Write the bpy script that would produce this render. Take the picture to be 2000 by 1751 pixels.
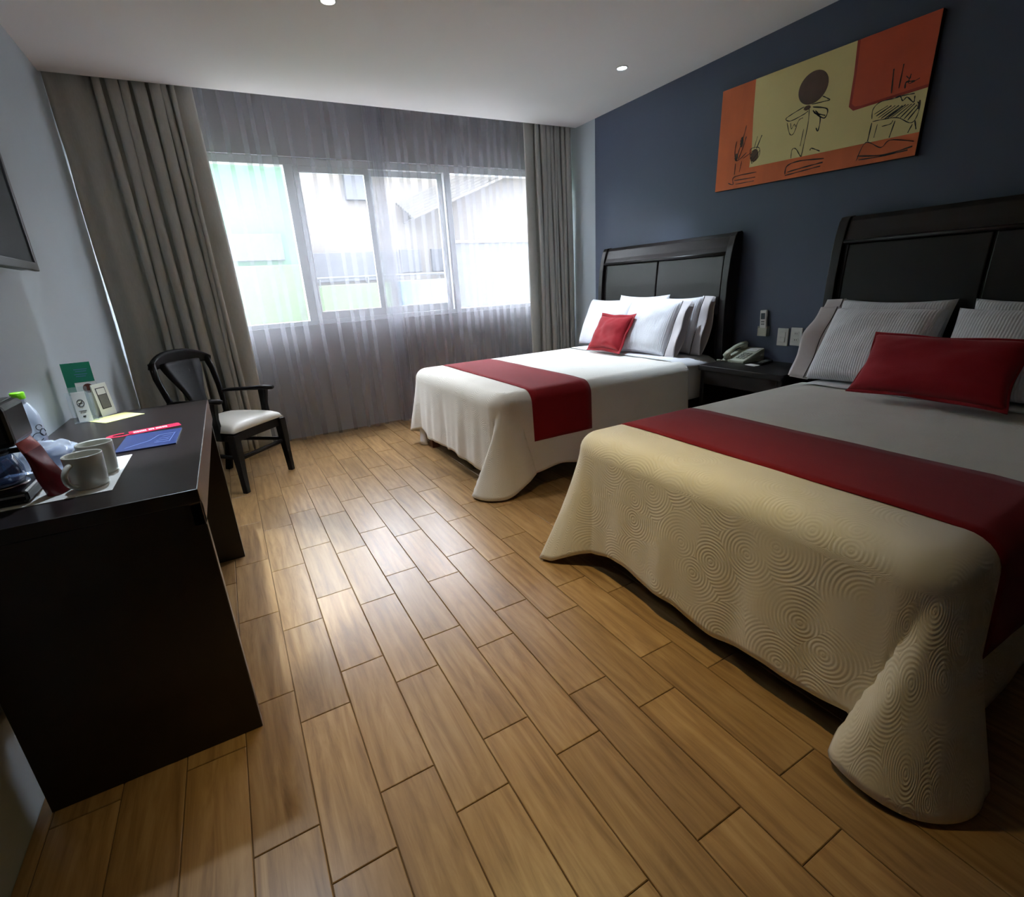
import bpy, bmesh, math, random
from mathutils import Vector, Matrix, Euler, noise

random.seed(7)
for o in list(bpy.data.objects):
    bpy.data.objects.remove(o, do_unlink=True)
SC = bpy.context.scene
C = SC.collection

# ------------------------------------------------------------------ camera
cam_d = bpy.data.cameras.new('camera')
cam_d.sensor_fit = 'HORIZONTAL'; cam_d.sensor_width = 36.0
cam_d.lens = 975.89 / 2000 * 36.0
cam_d.clip_start = 0.02; cam_d.clip_end = 200
cam = bpy.data.objects.new('camera', cam_d); C.objects.link(cam)
cam.location = (0.6462, 0.0, 1.1793)
cam.rotation_euler = (math.radians(71.684), math.radians(3.306), math.radians(-29.394))
SC.camera = cam

# ------------------------------------------------------------------ world, exposure
SC.view_settings.view_transform = 'Standard'
SC.view_settings.look = 'None'
SC.view_settings.gamma = 1.0
SC.view_settings.use_curve_mapping = False
SC.view_settings.exposure = 1.15
W = bpy.data.worlds.new('sky'); SC.world = W; W.use_nodes = True
wn = W.node_tree
wn.nodes['Background'].inputs[0].default_value = (0.85, 0.91, 1.0, 1)      # bright even overcast
wn.nodes['Background'].inputs[1].default_value = 11.5
SC.cycles.max_bounces = 6; SC.cycles.diffuse_bounces = 4; SC.cycles.glossy_bounces = 2
SC.cycles.use_adaptive_sampling = False; SC.cycles.time_limit = 1050.0
SC.cycles.transmission_bounces = 2; SC.cycles.transparent_max_bounces = 10
SC.cycles.sample_clamp_indirect = 4.0
SC.cycles.caustics_reflective = False; SC.cycles.caustics_refractive = False

sun_d = bpy.data.lights.new('sun', 'SUN'); sun_d.energy = 4.0; sun_d.angle = math.radians(3); sun_d.color = (1.0, 0.97, 0.92)
sun = bpy.data.objects.new('sun', sun_d); C.objects.link(sun); sun.rotation_euler = (math.radians(17), 0, math.radians(-20))   # from behind the hotel onto the houses opposite

# light levels of the ceiling downlights (watts) and their tints
COOL = (0.74, 0.87, 1.0); WARM = (1.0, 0.78, 0.34); NEUT = (1.0, 0.95, 0.88)
DOWNLIGHTS = [  # x, y, tint, [(watts, beam degrees, blend) of spill and core], label
    (3.302, 3.059, COOL, [(76, 66, 0.9)], 'white ceiling downlight above the pillows of the farther bed'),
    (1.381, 2.932, NEUT, [(26, 84, 0.9)], 'white ceiling downlight cut by the top edge of the photo'),
    (0.346, 2.166, COOL, [(30, 76, 0.6), (115, 33, 0.35)], 'white ceiling downlight over the desk'),
    (1.40, 1.30, WARM, [(46, 66, 1.0)], 'warm ceiling downlight above the foot of the nearer bed'),
]

# ------------------------------------------------------------------ helpers
XR = 3.8285     # right wall
HC = 2.5        # ceiling
YE = 4.2975     # ceiling edge in front of the curtains
YW = 4.60       # inner face of the window wall
YB = -1.7       # back wall

def lin(r, g, b, a=1.0):
    f = lambda c: ((c / 255.0 + 0.055) / 1.055) ** 2.4 if c / 255.0 > 0.04045 else c / 255.0 / 12.92
    return (f(r), f(g), f(b), a)

def new_mat(name):
    m = bpy.data.materials.new(name); m.use_nodes = True
    nt = m.node_tree
    return m, nt, nt.nodes['Principled BSDF']

def mat(name, rgb, rough=0.6, spec=0.5, metal=0.0, var=0.06, vscale=6.0, bump=0.0, bscale=60.0, stretch=None,
        sheen=0.0, coat=0.0, trans=0.0, emit=None, estr=0.0):
    m, nt, b = new_mat(name)
    N = nt.nodes; L = nt.links
    b.inputs['Roughness'].default_value = rough
    b.inputs['Specular IOR Level'].default_value = spec
    b.inputs['Metallic'].default_value = metal
    b.inputs['Sheen Weight'].default_value = sheen
    b.inputs['Coat Weight'].default_value = coat
    b.inputs['Transmission Weight'].default_value = trans
    if emit:
        b.inputs['Emission Color'].default_value = emit; b.inputs['Emission Strength'].default_value = estr
    tc = N.new('ShaderNodeTexCoord'); mp = N.new('ShaderNodeMapping')
    L.new(tc.outputs['Object'], mp.inputs[0])
    if stretch: mp.inputs['Scale'].default_value = stretch
    no = N.new('ShaderNodeTexNoise'); no.inputs['Scale'].default_value = vscale; no.inputs['Detail'].default_value = 4
    L.new(mp.outputs[0], no.inputs[0])
    mix = N.new('ShaderNodeMix'); mix.data_type = 'RGBA'
    c = lin(*rgb)
    mix.inputs['A'].default_value = tuple(x * (1 - var) for x in c[:3]) + (1,)
    mix.inputs['B'].default_value = tuple(min(1, x * (1 + var)) for x in c[:3]) + (1,)
    L.new(no.outputs['Fac'], mix.inputs['Factor'])
    L.new(mix.outputs['Result'], b.inputs['Base Color'])
    if bump:
        n2 = N.new('ShaderNodeTexNoise'); n2.inputs['Scale'].default_value = bscale; n2.inputs['Detail'].default_value = 3
        L.new(mp.outputs[0], n2.inputs[0])
        bp = N.new('ShaderNodeBump'); bp.inputs['Strength'].default_value = bump; bp.inputs['Distance'].default_value = 0.01
        L.new(n2.outputs['Fac'], bp.inputs['Height']); L.new(bp.outputs[0], b.inputs['Normal'])
    return m

def link(name, me, m=None, parent=None, smooth=False):
    o = bpy.data.objects.new(name, me); C.objects.link(o)
    if m is not None:
        for mm in (m if isinstance(m, (list, tuple)) else [m]): me.materials.append(mm)
    if parent: o.parent = parent
    if smooth:
        for p in me.polygons: p.use_smooth = True
    return o

def bm_obj(name, bm, m=None, parent=None, smooth=False):
    bmesh.ops.recalc_face_normals(bm, faces=bm.faces)
    me = bpy.data.meshes.new(name); bm.to_mesh(me); bm.free()
    return link(name, me, m, parent, smooth)

def add_box(bm, x0, x1, y0, y1, z0, z1, bev=0.0, seg=2, M=None):
    t = bmesh.new()
    bmesh.ops.create_cube(t, size=1.0)
    for v in t.verts:
        v.co = Vector(((x0 + x1) / 2 + v.co.x * (x1 - x0), (y0 + y1) / 2 + v.co.y * (y1 - y0), (z0 + z1) / 2 + v.co.z * (z1 - z0)))
    if bev: bmesh.ops.bevel(t, geom=list(t.edges), offset=bev, segments=seg, affect='EDGES', profile=0.5)
    merge(bm, t, M)

def merge(bm, t, M=None):
    if M is not None: bmesh.ops.transform(t, matrix=M, verts=t.verts)
    me = bpy.data.meshes.new('tmp'); t.to_mesh(me); t.free(); bm.from_mesh(me); bpy.data.meshes.remove(me)

def box(name, x0, x1, y0, y1, z0, z1, m, parent=None, bev=0.003, seg=2, M=None):
    bm = bmesh.new(); add_box(bm, x0, x1, y0, y1, z0, z1, bev, seg, M)
    return bm_obj(name, bm, m, parent)

def add_lathe(bm, prof, seg=32, M=None):
    t = bmesh.new(); rings = []
    for r, z in prof:
        if r < 1e-5: rings.append([t.verts.new((0, 0, z))])
        else: rings.append([t.verts.new((r * math.cos(2 * math.pi * k / seg), r * math.sin(2 * math.pi * k / seg), z)) for k in range(seg)])
    for a, b in zip(rings, rings[1:]):
        for k in range(seg):
            k2 = (k + 1) % seg
            if len(a) == 1 and len(b) == 1: continue
            if len(a) == 1: t.faces.new((a[0], b[k], b[k2]))
            elif len(b) == 1: t.faces.new((a[k], b[0], a[k2]))
            else: t.faces.new((a[k], b[k], b[k2], a[k2]))
    bmesh.ops.recalc_face_normals(t, faces=t.faces)
    merge(bm, t, M)

def add_tube(bm, pts, rads, seg=10, M=None, flat=1.0, up=Vector((0, 0, 1))):
    """tube along points; rads scalar/list; flat squashes along 'up'-side axis"""
    pts = [Vector(p) for p in pts]; n = len(pts)
    if not isinstance(rads, (list, tuple)): rads = [rads] * n
    t = bmesh.new(); rings = []
    for i, p in enumerate(pts):
        d = (pts[min(i + 1, n - 1)] - pts[max(i - 1, 0)]).normalized()
        s = d.cross(up)
        if s.length < 1e-4: s = d.cross(Vector((1, 0, 0)))
        s.normalize(); u = s.cross(d).normalized()
        rings.append([t.verts.new(p + s * (rads[i] * math.cos(2 * math.pi * k / seg)) + u * (rads[i] * flat * math.sin(2 * math.pi * k / seg))) for k in range(seg)])
    for a, b in zip(rings, rings[1:]):
        for k in range(seg):
            k2 = (k + 1) % seg; t.faces.new((a[k], a[k2], b[k2], b[k]))
    t.faces.new(rings[0]); t.faces.new(list(reversed(rings[-1])))
    bmesh.ops.recalc_face_normals(t, faces=t.faces)
    merge(bm, t, M)

def add_prism(bm, poly, d, M=None, bev=0.0):
    """polygon in local xy extruded by d in z"""
    t = bmesh.new()
    vs = [t.verts.new((x, y, 0)) for x, y in poly]
    f = t.faces.new(vs)
    r = bmesh.ops.extrude_face_region(t, geom=[f])
    for g in r['geom']:
        if isinstance(g, bmesh.types.BMVert): g.co.z += d
    bmesh.ops.recalc_face_normals(t, faces=t.faces)
    if bev:
        bmesh.ops.bevel(t, geom=[e for e in t.edges], offset=bev, segments=2, affect='EDGES', profile=0.5)
    merge(bm, t, M)

def grid_mesh(name, rows, m, parent=None, smooth=True, closed=False, uv=None):
    nr, nc = len(rows), len(rows[0])
    vs = [tuple(p) for r in rows for p in r]; fs = []
    for i in range(nr - 1):
        for j in range(nc - 1 if not closed else nc):
            j2 = (j + 1) % nc
            fs.append((i * nc + j, i * nc + j2, (i + 1) * nc + j2, (i + 1) * nc + j))
    me = bpy.data.meshes.new(name); me.from_pydata(vs, [], fs); me.update()
    if uv:
        lay = me.uv_layers.new(name='cloth')
        for lp in me.loops:
            i, j = divmod(lp.vertex_index, nc); lay.data[lp.index].uv = uv[i][j]
    return link(name, me, m, parent, smooth)

def solidify(o, th, off=0.0):
    md = o.modifiers.new('thickness', 'SOLIDIFY'); md.thickness = th; md.offset = off
    return o

def subsurf(o, n=1):
    md = o.modifiers.new('smooth', 'SUBSURF'); md.levels = n; md.render_levels = n
    return o

def empty(name, loc=(0, 0, 0), rz=0.0):
    o = bpy.data.objects.new(name, None); C.objects.link(o); o.location = loc; o.rotation_euler = (0, 0, rz)
    o.empty_display_size = 0.05
    return o

def tag(o, label, cat, group=None):
    o['label'] = label; o['category'] = cat
    if group: o['group'] = group
    return o

def struct(o):
    o['kind'] = 'structure'; return o

# ------------------------------------------------------------------ materials
M = {}
M['wall_grey'] = mat('wall_grey', (176, 186, 192), rough=0.55, spec=0.35, var=0.04, vscale=2.0, bump=0.05, bscale=90)
M['wall_blue'] = mat('wall_blue', (77, 85, 104), rough=0.5, spec=0.35, var=0.07, vscale=2.5, bump=0.08, bscale=40)
M['unseen_back_wood'] = mat('unseen_back_wood', (84, 62, 50), rough=0.5, var=0.15, vscale=5, stretch=(8, 8, 1))  # wood finish invented for the unseen back wall, dark to cut bounced light
M['wall_window'] = mat('wall_window', (176, 176, 178), rough=0.7, var=0.04)
M['ceiling'] = mat('ceiling', (240, 238, 238), rough=0.8, spec=0.2, var=0.02, vscale=2.0)
M['grout'] = mat('grout', (96, 74, 50), rough=0.9, var=0.1)
M['alu'] = mat('alu', (225, 228, 230), rough=0.4, spec=0.5, var=0.02)
M['dark_wood'] = mat('dark_wood', (25, 18, 18), rough=0.4, spec=0.42, var=0.18, vscale=7, stretch=(1, 9, 1), bump=0.03, bscale=30)
M['desk_wood'] = mat('desk_wood', (30, 22, 22), rough=0.30, spec=0.55, var=0.15, vscale=6, stretch=(9, 1, 9), bump=0.02, bscale=40)
M['desk_edge'] = mat('desk_edge', (104, 84, 76), rough=0.45, var=0.1, vscale=20)
M['chair_wood'] = mat('chair_wood', (16, 12, 13), rough=0.5, spec=0.22, var=0.2, vscale=12, stretch=(1, 1, 5))
M['leg_wood'] = mat('leg_wood', (92, 52, 34), rough=0.4, var=0.2, vscale=18, stretch=(1, 1, 0.2))
M['seat_vinyl'] = mat('seat_vinyl', (206, 204, 196), rough=0.42, spec=0.5, var=0.03, bump=0.04, bscale=120)
M['linen'] = mat('linen', (232, 232, 236), rough=0.85, spec=0.2, var=0.02, bump=0.12, bscale=14, sheen=0.2)
M['piping'] = mat('piping', (48, 40, 42), rough=0.8, var=0.05)
M['red_cloth'] = mat('red_cloth', (150, 22, 34), rough=0.8, spec=0.2, var=0.07, vscale=30, bump=0.12, bscale=260, sheen=0.15)
M['runner'] = mat('runner', (128, 16, 24), rough=0.85, spec=0.15, var=0.06, vscale=25, bump=0.1, bscale=300, sheen=0.1)
M['phone'] = mat('phone', (188, 190, 172), rough=0.45, var=0.03)
M['phone_key'] = mat('phone_key', (150, 152, 142), rough=0.5, var=0.05)
M['white_plastic'] = mat('white_plastic', (205, 205, 200), rough=0.4, var=0.02)
M['grey_plastic'] = mat('grey_plastic', (120, 122, 120), rough=0.4, var=0.02)
M['lcd'] = mat('lcd', (70, 78, 84), rough=0.2, var=0.05)
M['black_plastic'] = mat('black_plastic', (10, 10, 11), rough=0.3, spec=0.35, var=0.1)
M['black_matte'] = mat('black_matte', (22, 22, 23), rough=0.5, var=0.1)
M['screen'] = mat('screen', (22, 23, 23), rough=0.45, spec=0.1, var=0.05)
M['bezel'] = mat('bezel', (34, 33, 33), rough=0.3, spec=0.6, var=0.05)
M['ceramic'] = mat('ceramic', (222, 222, 212), rough=0.18, spec=0.5, var=0.02, coat=0.3)
M['paper'] = mat('paper', (238, 238, 234), rough=0.8, var=0.02)
M['paper_yellow'] = mat('paper_yellow', (238, 232, 150), rough=0.8, var=0.03)
M['ink'] = mat('ink', (40, 40, 42), rough=0.7, var=0.05)
M['ink_grey'] = mat('ink_grey', (110, 108, 104), rough=0.7, var=0.15, vscale=200)
M['green_print'] = mat('green_print', (22, 122, 92), rough=0.4, var=0.25, vscale=18)
M['picture_brown'] = mat('picture_brown', (96, 52, 40), rough=0.4, var=0.7, vscale=90)
M['blue_print'] = mat('blue_print', (50, 62, 106), rough=0.3, spec=0.5, var=0.18, vscale=12)
M['blue_pale'] = mat('blue_pale', (104, 122, 176), rough=0.3, var=0.1)
M['pink_print'] = mat('pink_print', (224, 44, 78), rough=0.35, var=0.05)
M['red_foil'] = mat('red_foil', (112, 22, 30), rough=0.35, spec=0.6, var=0.3, vscale=25)
M['red_foil_top'] = mat('red_foil_top', (186, 96, 92), rough=0.3, spec=0.6, var=0.4, vscale=60)
M['lime'] = mat('lime', (118, 196, 28), rough=0.35, var=0.04)
M['chrome'] = mat('chrome', (200, 200, 202), rough=0.2, metal=1.0, var=0.02)
M['trim_white'] = mat('trim_white', (220, 220, 218), rough=0.4, var=0.02)

def glass_thin(name, tint, gloss=0.08, opac=0.06):
    m, nt, b = new_mat(name); N = nt.nodes; L = nt.links
    N.remove(b); out = N['Material Output']
    t = N.new('ShaderNodeBsdfTransparent'); t.inputs[0].default_value = tint
    g = N.new('ShaderNodeBsdfGlossy'); g.inputs[1].default_value = 0.06
    d = N.new('ShaderNodeBsdfDiffuse'); d.inputs[0].default_value = (0.85, 0.9, 1, 1)
    no = N.new('ShaderNodeTexNoise'); no.inputs['Scale'].default_value = 9
    mr = N.new('ShaderNodeMapRange'); mr.inputs['To Min'].default_value = gloss * 0.7; mr.inputs['To Max'].default_value = gloss * 1.3
    L.new(no.outputs['Fac'], mr.inputs['Value'])
    m1 = N.new('ShaderNodeMixShader'); L.new(mr.outputs[0], m1.inputs[0]); L.new(t.outputs[0], m1.inputs[1]); L.new(g.outputs[0], m1.inputs[2])
    m2 = N.new('ShaderNodeMixShader'); m2.inputs[0].default_value = opac; L.new(m1.outputs[0], m2.inputs[1]); L.new(d.outputs[0], m2.inputs[2])
    L.new(m2.outputs[0], out.inputs[0])
    return m
M['pane'] = glass_thin('pane', (0.97, 0.97, 0.97, 1), 0.05, 0.0)
M['clear_plastic'] = glass_thin('clear_plastic', (0.88, 0.92, 1.0, 1), 0.2, 0.3)
M['acrylic'] = glass_thin('acrylic', (0.93, 0.96, 0.95, 1), 0.10, 0.10)
M['carafe'] = glass_thin('carafe', (0.55, 0.6, 0.7, 1), 0.2, 0.03)

def sheer_mat():
    m, nt, b = new_mat('sheer_voile'); N = nt.nodes; L = nt.links
    N.remove(b); out = N['Material Output']
    tr = N.new('ShaderNodeBsdfTransparent'); tr.inputs[0].default_value = (1, 1, 1, 1)
    d = N.new('ShaderNodeBsdfDiffuse'); tl = N.new('ShaderNodeBsdfTranslucent')
    tc = N.new('ShaderNodeTexCoord')
    no = N.new('ShaderNodeTexNoise'); no.inputs['Scale'].default_value = 40; L.new(tc.outputs['Object'], no.inputs[0])
    cr = N.new('ShaderNodeMix'); cr.data_type = 'RGBA'
    cr.inputs['A'].default_value = lin(184, 184, 193); cr.inputs['B'].default_value = lin(196, 196, 204)
    L.new(no.outputs['Fac'], cr.inputs['Factor']); L.new(cr.outputs['Result'], d.inputs[0]); L.new(cr.outputs['Result'], tl.inputs[0])
    m1 = N.new('ShaderNodeMixShader'); m1.inputs[0].default_value = 0.5; L.new(d.outputs[0], m1.inputs[1]); L.new(tl.outputs[0], m1.inputs[2])
    m2 = N.new('ShaderNodeMixShader'); m2.inputs[0].default_value = 0.24; L.new(tr.outputs[0], m2.inputs[1]); L.new(m1.outputs[0], m2.inputs[2])
    L.new(m2.outputs[0], out.inputs[0]); return m
M['sheer'] = sheer_mat()

def drape_mat():
    m, nt, b = new_mat('drape_linen'); N = nt.nodes; L = nt.links
    out = N['Material Output']
    b.inputs['Roughness'].default_value = 0.85; b.inputs['Specular IOR Level'].default_value = 0.2
    tc = N.new('ShaderNodeTexCoord'); mp = N.new('ShaderNodeMapping'); mp.inputs['Scale'].default_value = (60, 60, 9)
    L.new(tc.outputs['Object'], mp.inputs[0])
    no = N.new('ShaderNodeTexNoise'); no.inputs['Scale'].default_value = 3; no.inputs['Detail'].default_value = 5; L.new(mp.outputs[0], no.inputs[0])
    cr = N.new('ShaderNodeMix'); cr.data_type = 'RGBA'
    cr.inputs['A'].default_value = lin(184, 184, 178); cr.inputs['B'].default_value = lin(206, 206, 200)
    L.new(no.outputs['Fac'], cr.inputs['Factor']); L.new(cr.outputs['Result'], b.inputs['Base Color'])
    tl = N.new('ShaderNodeBsdfTranslucent'); L.new(cr.outputs['Result'], tl.inputs[0])
    mx = N.new('ShaderNodeMixShader'); mx.inputs[0].default_value = 0.10
    L.new(b.outputs[0], mx.inputs[1]); L.new(tl.outputs[0], mx.inputs[2]); L.new(mx.outputs[0], out.inputs[0]); return m
M['drape'] = drape_mat()

def coverlet_mat():
    # matelasse: concentric raised rings around scattered centres
    m, nt, b = new_mat('coverlet_matelasse'); N = nt.nodes; L = nt.links
    b.inputs['Roughness'].default_value = 0.8; b.inputs['Specular IOR Level'].default_value = 0.25
    b.inputs['Sheen Weight'].default_value = 0.15
    uv = N.new('ShaderNodeUVMap'); uv.uv_map = 'cloth'
    no = N.new('ShaderNodeTexNoise'); no.inputs['Scale'].default_value = 5; no.inputs['Detail'].default_value = 3; L.new(uv.outputs[0], no.inputs[0])
    cr = N.new('ShaderNodeMix'); cr.data_type = 'RGBA'
    cr.inputs['A'].default_value = lin(220, 217, 208); cr.inputs['B'].default_value = lin(232, 230, 223)
    L.new(no.outputs['Fac'], cr.inputs['Factor']); L.new(cr.outputs['Result'], b.inputs['Base Color'])
    vo = N.new('ShaderNodeTexVoronoi'); vo.voronoi_dimensions = '2D'; vo.feature = 'F1'; vo.inputs['Scale'].default_value = 6.5
    vo.inputs['Randomness'].default_value = 1.0
    L.new(uv.outputs[0], vo.inputs['Vector'])
    mu = N.new('ShaderNodeMath'); mu.operation = 'MULTIPLY'; mu.inputs[1].default_value = 88.0; L.new(vo.outputs['Distance'], mu.inputs[0])
    si = N.new('ShaderNodeMath'); si.operation = 'SINE'; L.new(mu.outputs[0], si.inputs[0])
    bp = N.new('ShaderNodeBump'); bp.inputs['Strength'].default_value = 0.3; bp.inputs['Distance'].default_value = 0.0015
    nm = N.new('ShaderNodeTexNoise'); nm.inputs['Scale'].default_value = 6; nm.inputs['Detail'].default_value = 1; L.new(uv.outputs[0], nm.inputs[0])
    rm = N.new('ShaderNodeMapRange'); rm.inputs['From Min'].default_value = 0.38; rm.inputs['From Max'].default_value = 0.62; rm.inputs['To Min'].default_value = 0.1; L.new(nm.outputs['Fac'], rm.inputs['Value'])
    mm = N.new('ShaderNodeMath'); mm.operation = 'MULTIPLY'; L.new(si.outputs[0], mm.inputs[0]); L.new(rm.outputs[0], mm.inputs[1])
    L.new(mm.outputs[0], bp.inputs['Height']); L.new(bp.outputs[0], b.inputs['Normal'])
    return m
M['coverlet'] = coverlet_mat()

def pillow_mat():
    m, nt, b = new_mat('pillow_stripe'); N = nt.nodes; L = nt.links
    b.inputs['Roughness'].default_value = 0.8; b.inputs['Specular IOR Level'].default_value = 0.2
    tc = N.new('ShaderNodeTexCoord')
    no = N.new('ShaderNodeTexNoise'); no.inputs['Scale'].default_value = 9; no.inputs['Detail'].default_value = 4; L.new(tc.outputs['Object'], no.inputs[0])
    cr = N.new('ShaderNodeMix'); cr.data_type = 'RGBA'
    cr.inputs['A'].default_value = lin(222, 222, 230); cr.inputs['B'].default_value = lin(238, 238, 243)
    L.new(no.outputs['Fac'], cr.inputs['Factor']); L.new(cr.outputs['Result'], b.inputs['Base Color'])
    wv = N.new('ShaderNodeTexWave'); wv.wave_type = 'BANDS'; wv.bands_direction = 'X'; wv.inputs['Scale'].default_value = 28
    wv.inputs['Distortion'].default_value = 0.4
    L.new(tc.outputs['Object'], wv.inputs[0])
    ad = N.new('ShaderNodeMath'); ad.operation = 'MULTIPLY_ADD'; ad.inputs[1].default_value = 4.0
    L.new(no.outputs['Fac'], ad.inputs[0]); L.new(wv.outputs['Fac'], ad.inputs[2])
    bp = N.new('ShaderNodeBump'); bp.inputs['Strength'].default_value = 0.35; bp.inputs['Distance'].default_value = 0.004
    L.new(ad.outputs[0], bp.inputs['Height']); L.new(bp.outputs[0], b.inputs['Normal'])
    return m
M['pillow'] = pillow_mat()
M['case_end'] = mat('case_end', (206, 199, 201), rough=0.7, var=0.03, bump=0.1, bscale=30)

def plank_mat():
    m, nt, b = new_mat('plank_tile'); N = nt.nodes; L = nt.links
    oi = N.new('ShaderNodeObjectInfo'); tc = N.new('ShaderNodeTexCoord')
    # shift the grain per plank
    ge = N.new('ShaderNodeNewGeometry')
    mulr = N.new('ShaderNodeMath'); mulr.operation = 'MULTIPLY'; mulr.inputs[1].default_value = 37.0; L.new(oi.outputs['Random'], mulr.inputs[0])
    cb = N.new('ShaderNodeCombineXYZ'); L.new(mulr.outputs[0], cb.inputs[0]); L.new(mulr.outputs[0], cb.inputs[2])
    va = N.new('ShaderNodeVectorMath'); va.operation = 'ADD'; L.new(ge.outputs['Position'], va.inputs[0]); L.new(cb.outputs[0], va.inputs[1])
    mp = N.new('ShaderNodeMapping'); mp.inputs['Scale'].default_value = (16, 1.6, 1); L.new(va.outputs[0], mp.inputs[0])
    n1 = N.new('ShaderNodeTexNoise'); n1.inputs['Scale'].default_value = 1.6; n1.inputs['Detail'].default_value = 6; n1.inputs['Roughness'].default_value = 0.62
    n1.inputs['Distortion'].default_value = 1.3; L.new(mp.outputs[0], n1.inputs[0])
    mp2 = N.new('ShaderNodeMapping'); mp2.inputs['Scale'].default_value = (120, 5, 1); L.new(va.outputs[0], mp2.inputs[0])
    n2 = N.new('ShaderNodeTexNoise'); n2.inputs['Scale'].default_value = 1.0; n2.inputs['Detail'].default_value = 3; L.new(mp2.outputs[0], n2.inputs[0])
    # cathedral veins
    mp3 = N.new('ShaderNodeMapping'); mp3.inputs['Scale'].default_value = (9, 0.9, 1); L.new(va.outputs[0], mp3.inputs[0])
    wv = N.new('ShaderNodeTexWave'); wv.wave_type = 'BANDS'; wv.bands_direction = 'X'; wv.inputs['Scale'].default_value = 0.9; wv.inputs['Distortion'].default_value = 7; wv.inputs['Detail'].default_value = 2
    L.new(mp3.outputs[0], wv.inputs[0])
    ramp = N.new('ShaderNodeValToRGB'); e = ramp.color_ramp.elements
    e[0].position = 0.28; e[0].color = lin(124, 94, 60); e[1].position = 0.74; e[1].color = lin(174, 143, 101)
    k = ramp.color_ramp.elements.new(0.5); k.color = lin(154, 121, 80)
    a1 = N.new('ShaderNodeMath'); a1.operation = 'MULTIPLY_ADD'; a1.inputs[1].default_value = 0.22
    L.new(n2.outputs['Fac'], a1.inputs[0])
    s1 = N.new('ShaderNodeMath'); s1.operation = 'SUBTRACT'; s1.inputs[1].default_value = 0.11; L.new(n1.outputs['Fac'], s1.inputs[0]); L.new(s1.outputs[0], a1.inputs[2])
    a2 = N.new('ShaderNodeMath'); a2.operation = 'MULTIPLY_ADD'; a2.inputs[1].default_value = -0.10; L.new(wv.outputs['Fac'], a2.inputs[0])
    a3 = N.new('ShaderNodeMath'); a3.operation = 'ADD'; a3.inputs[1].default_value = 0.05; L.new(a1.outputs[0], a3.inputs[0]); L.new(a3.outputs[0], a2.inputs[2])
    L.new(a2.outputs[0], ramp.inputs[0])
    hs = N.new('ShaderNodeHueSaturation')
    mr = N.new('ShaderNodeMapRange'); mr.inputs['To Min'].default_value = 0.86; mr.inputs['To Max'].default_value = 1.1; L.new(oi.outputs['Random'], mr.inputs['Value'])
    L.new(mr.outputs[0], hs.inputs['Value']); L.new(ramp.outputs[0], hs.inputs['Color'])
    L.new(hs.outputs[0], b.inputs['Base Color'])
    b.inputs['Roughness'].default_value = 0.30; b.inputs['Specular IOR Level'].default_value = 0.55
    bp = N.new('ShaderNodeBump'); bp.inputs['Strength'].default_value = 0.12; bp.inputs['Distance'].default_value = 0.0015
    L.new(a1.outputs[0], bp.inputs['Height']); L.new(bp.outputs[0], b.inputs['Normal'])
    return m
M['plank'] = plank_mat()

# ------------------------------------------------------------------ floor with tile planks
floor = struct(box('floor', 0, XR, YB, YW, -0.06, -0.0035, M['grout'], bev=0))
PX0, PW, PL = 0.4616, 0.1428, 0.4827
GAP = 0.0011
from bpy_extras.object_utils import world_to_camera_view
bpy.context.view_layer.update()
def in_view(x, y, z=0.0, m=0.06):
    q = world_to_camera_view(SC, cam, Vector((x, y, z)))
    return q.z > 0.05 and -m < q.x < 1 + m and -m < q.y < 1 + m
rest = bmesh.new(); cache = {}
def plank_bm(x0, x1, y0, y1):
    b = bmesh.new(); add_box(b, x0, x1, y0, y1, -0.012, 0.0, 0)
    top = [e for e in b.edges if all(abs(v.co.z) < 1e-6 for v in e.verts)]
    bmesh.ops.bevel(b, geom=top, offset=0.0016, segments=1, affect='EDGES')
    return b
nplank = 0
for j in range(-4, 24):
    xa = max(PX0 + j * PW, 0.0); xb = min(PX0 + (j + 1) * PW, XR)
    if xb - xa < 0.01: continue
    off = 2.434 if j % 2 == 0 else 2.288
    for k in range(-10, 6):
        ya = max(off + k * PL, YB); yb = min(off + (k + 1) * PL, YW)
        if yb - ya < 0.01: continue
        corners = [(x, y) for x in (xa, xb) for y in (ya, yb)]
        vis = any(in_view(x, y) for x, y in corners)
        hid = (xa > 2.15 and (yb < 1.55 or ya > 2.5)) or (xa > 2.7)
        if vis and not hid:
            w, l = round(xb - xa, 4), round(yb - ya, 4)
            if (w, l) not in cache:
                b = plank_bm(-w / 2 + GAP, w / 2 - GAP, -l / 2 + GAP, l / 2 - GAP)
                bmesh.ops.recalc_face_normals(b, faces=b.faces)
                me = bpy.data.meshes.new('plank'); b.to_mesh(me); b.free(); me.materials.append(M['plank']); cache[(w, l)] = me
            o = bpy.data.objects.new('plank', cache[(w, l)]); C.objects.link(o); o.parent = floor
            o.location = ((xa + xb) / 2, (ya + yb) / 2, 0); nplank += 1
        else:
            t = plank_bm(xa + GAP, xb - GAP, ya + GAP, yb - GAP); merge(rest, t)
ro = bm_obj('plank_remainder', rest, M['plank'], floor); ro['kind'] = 'stuff'
print('planks', nplank)

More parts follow.
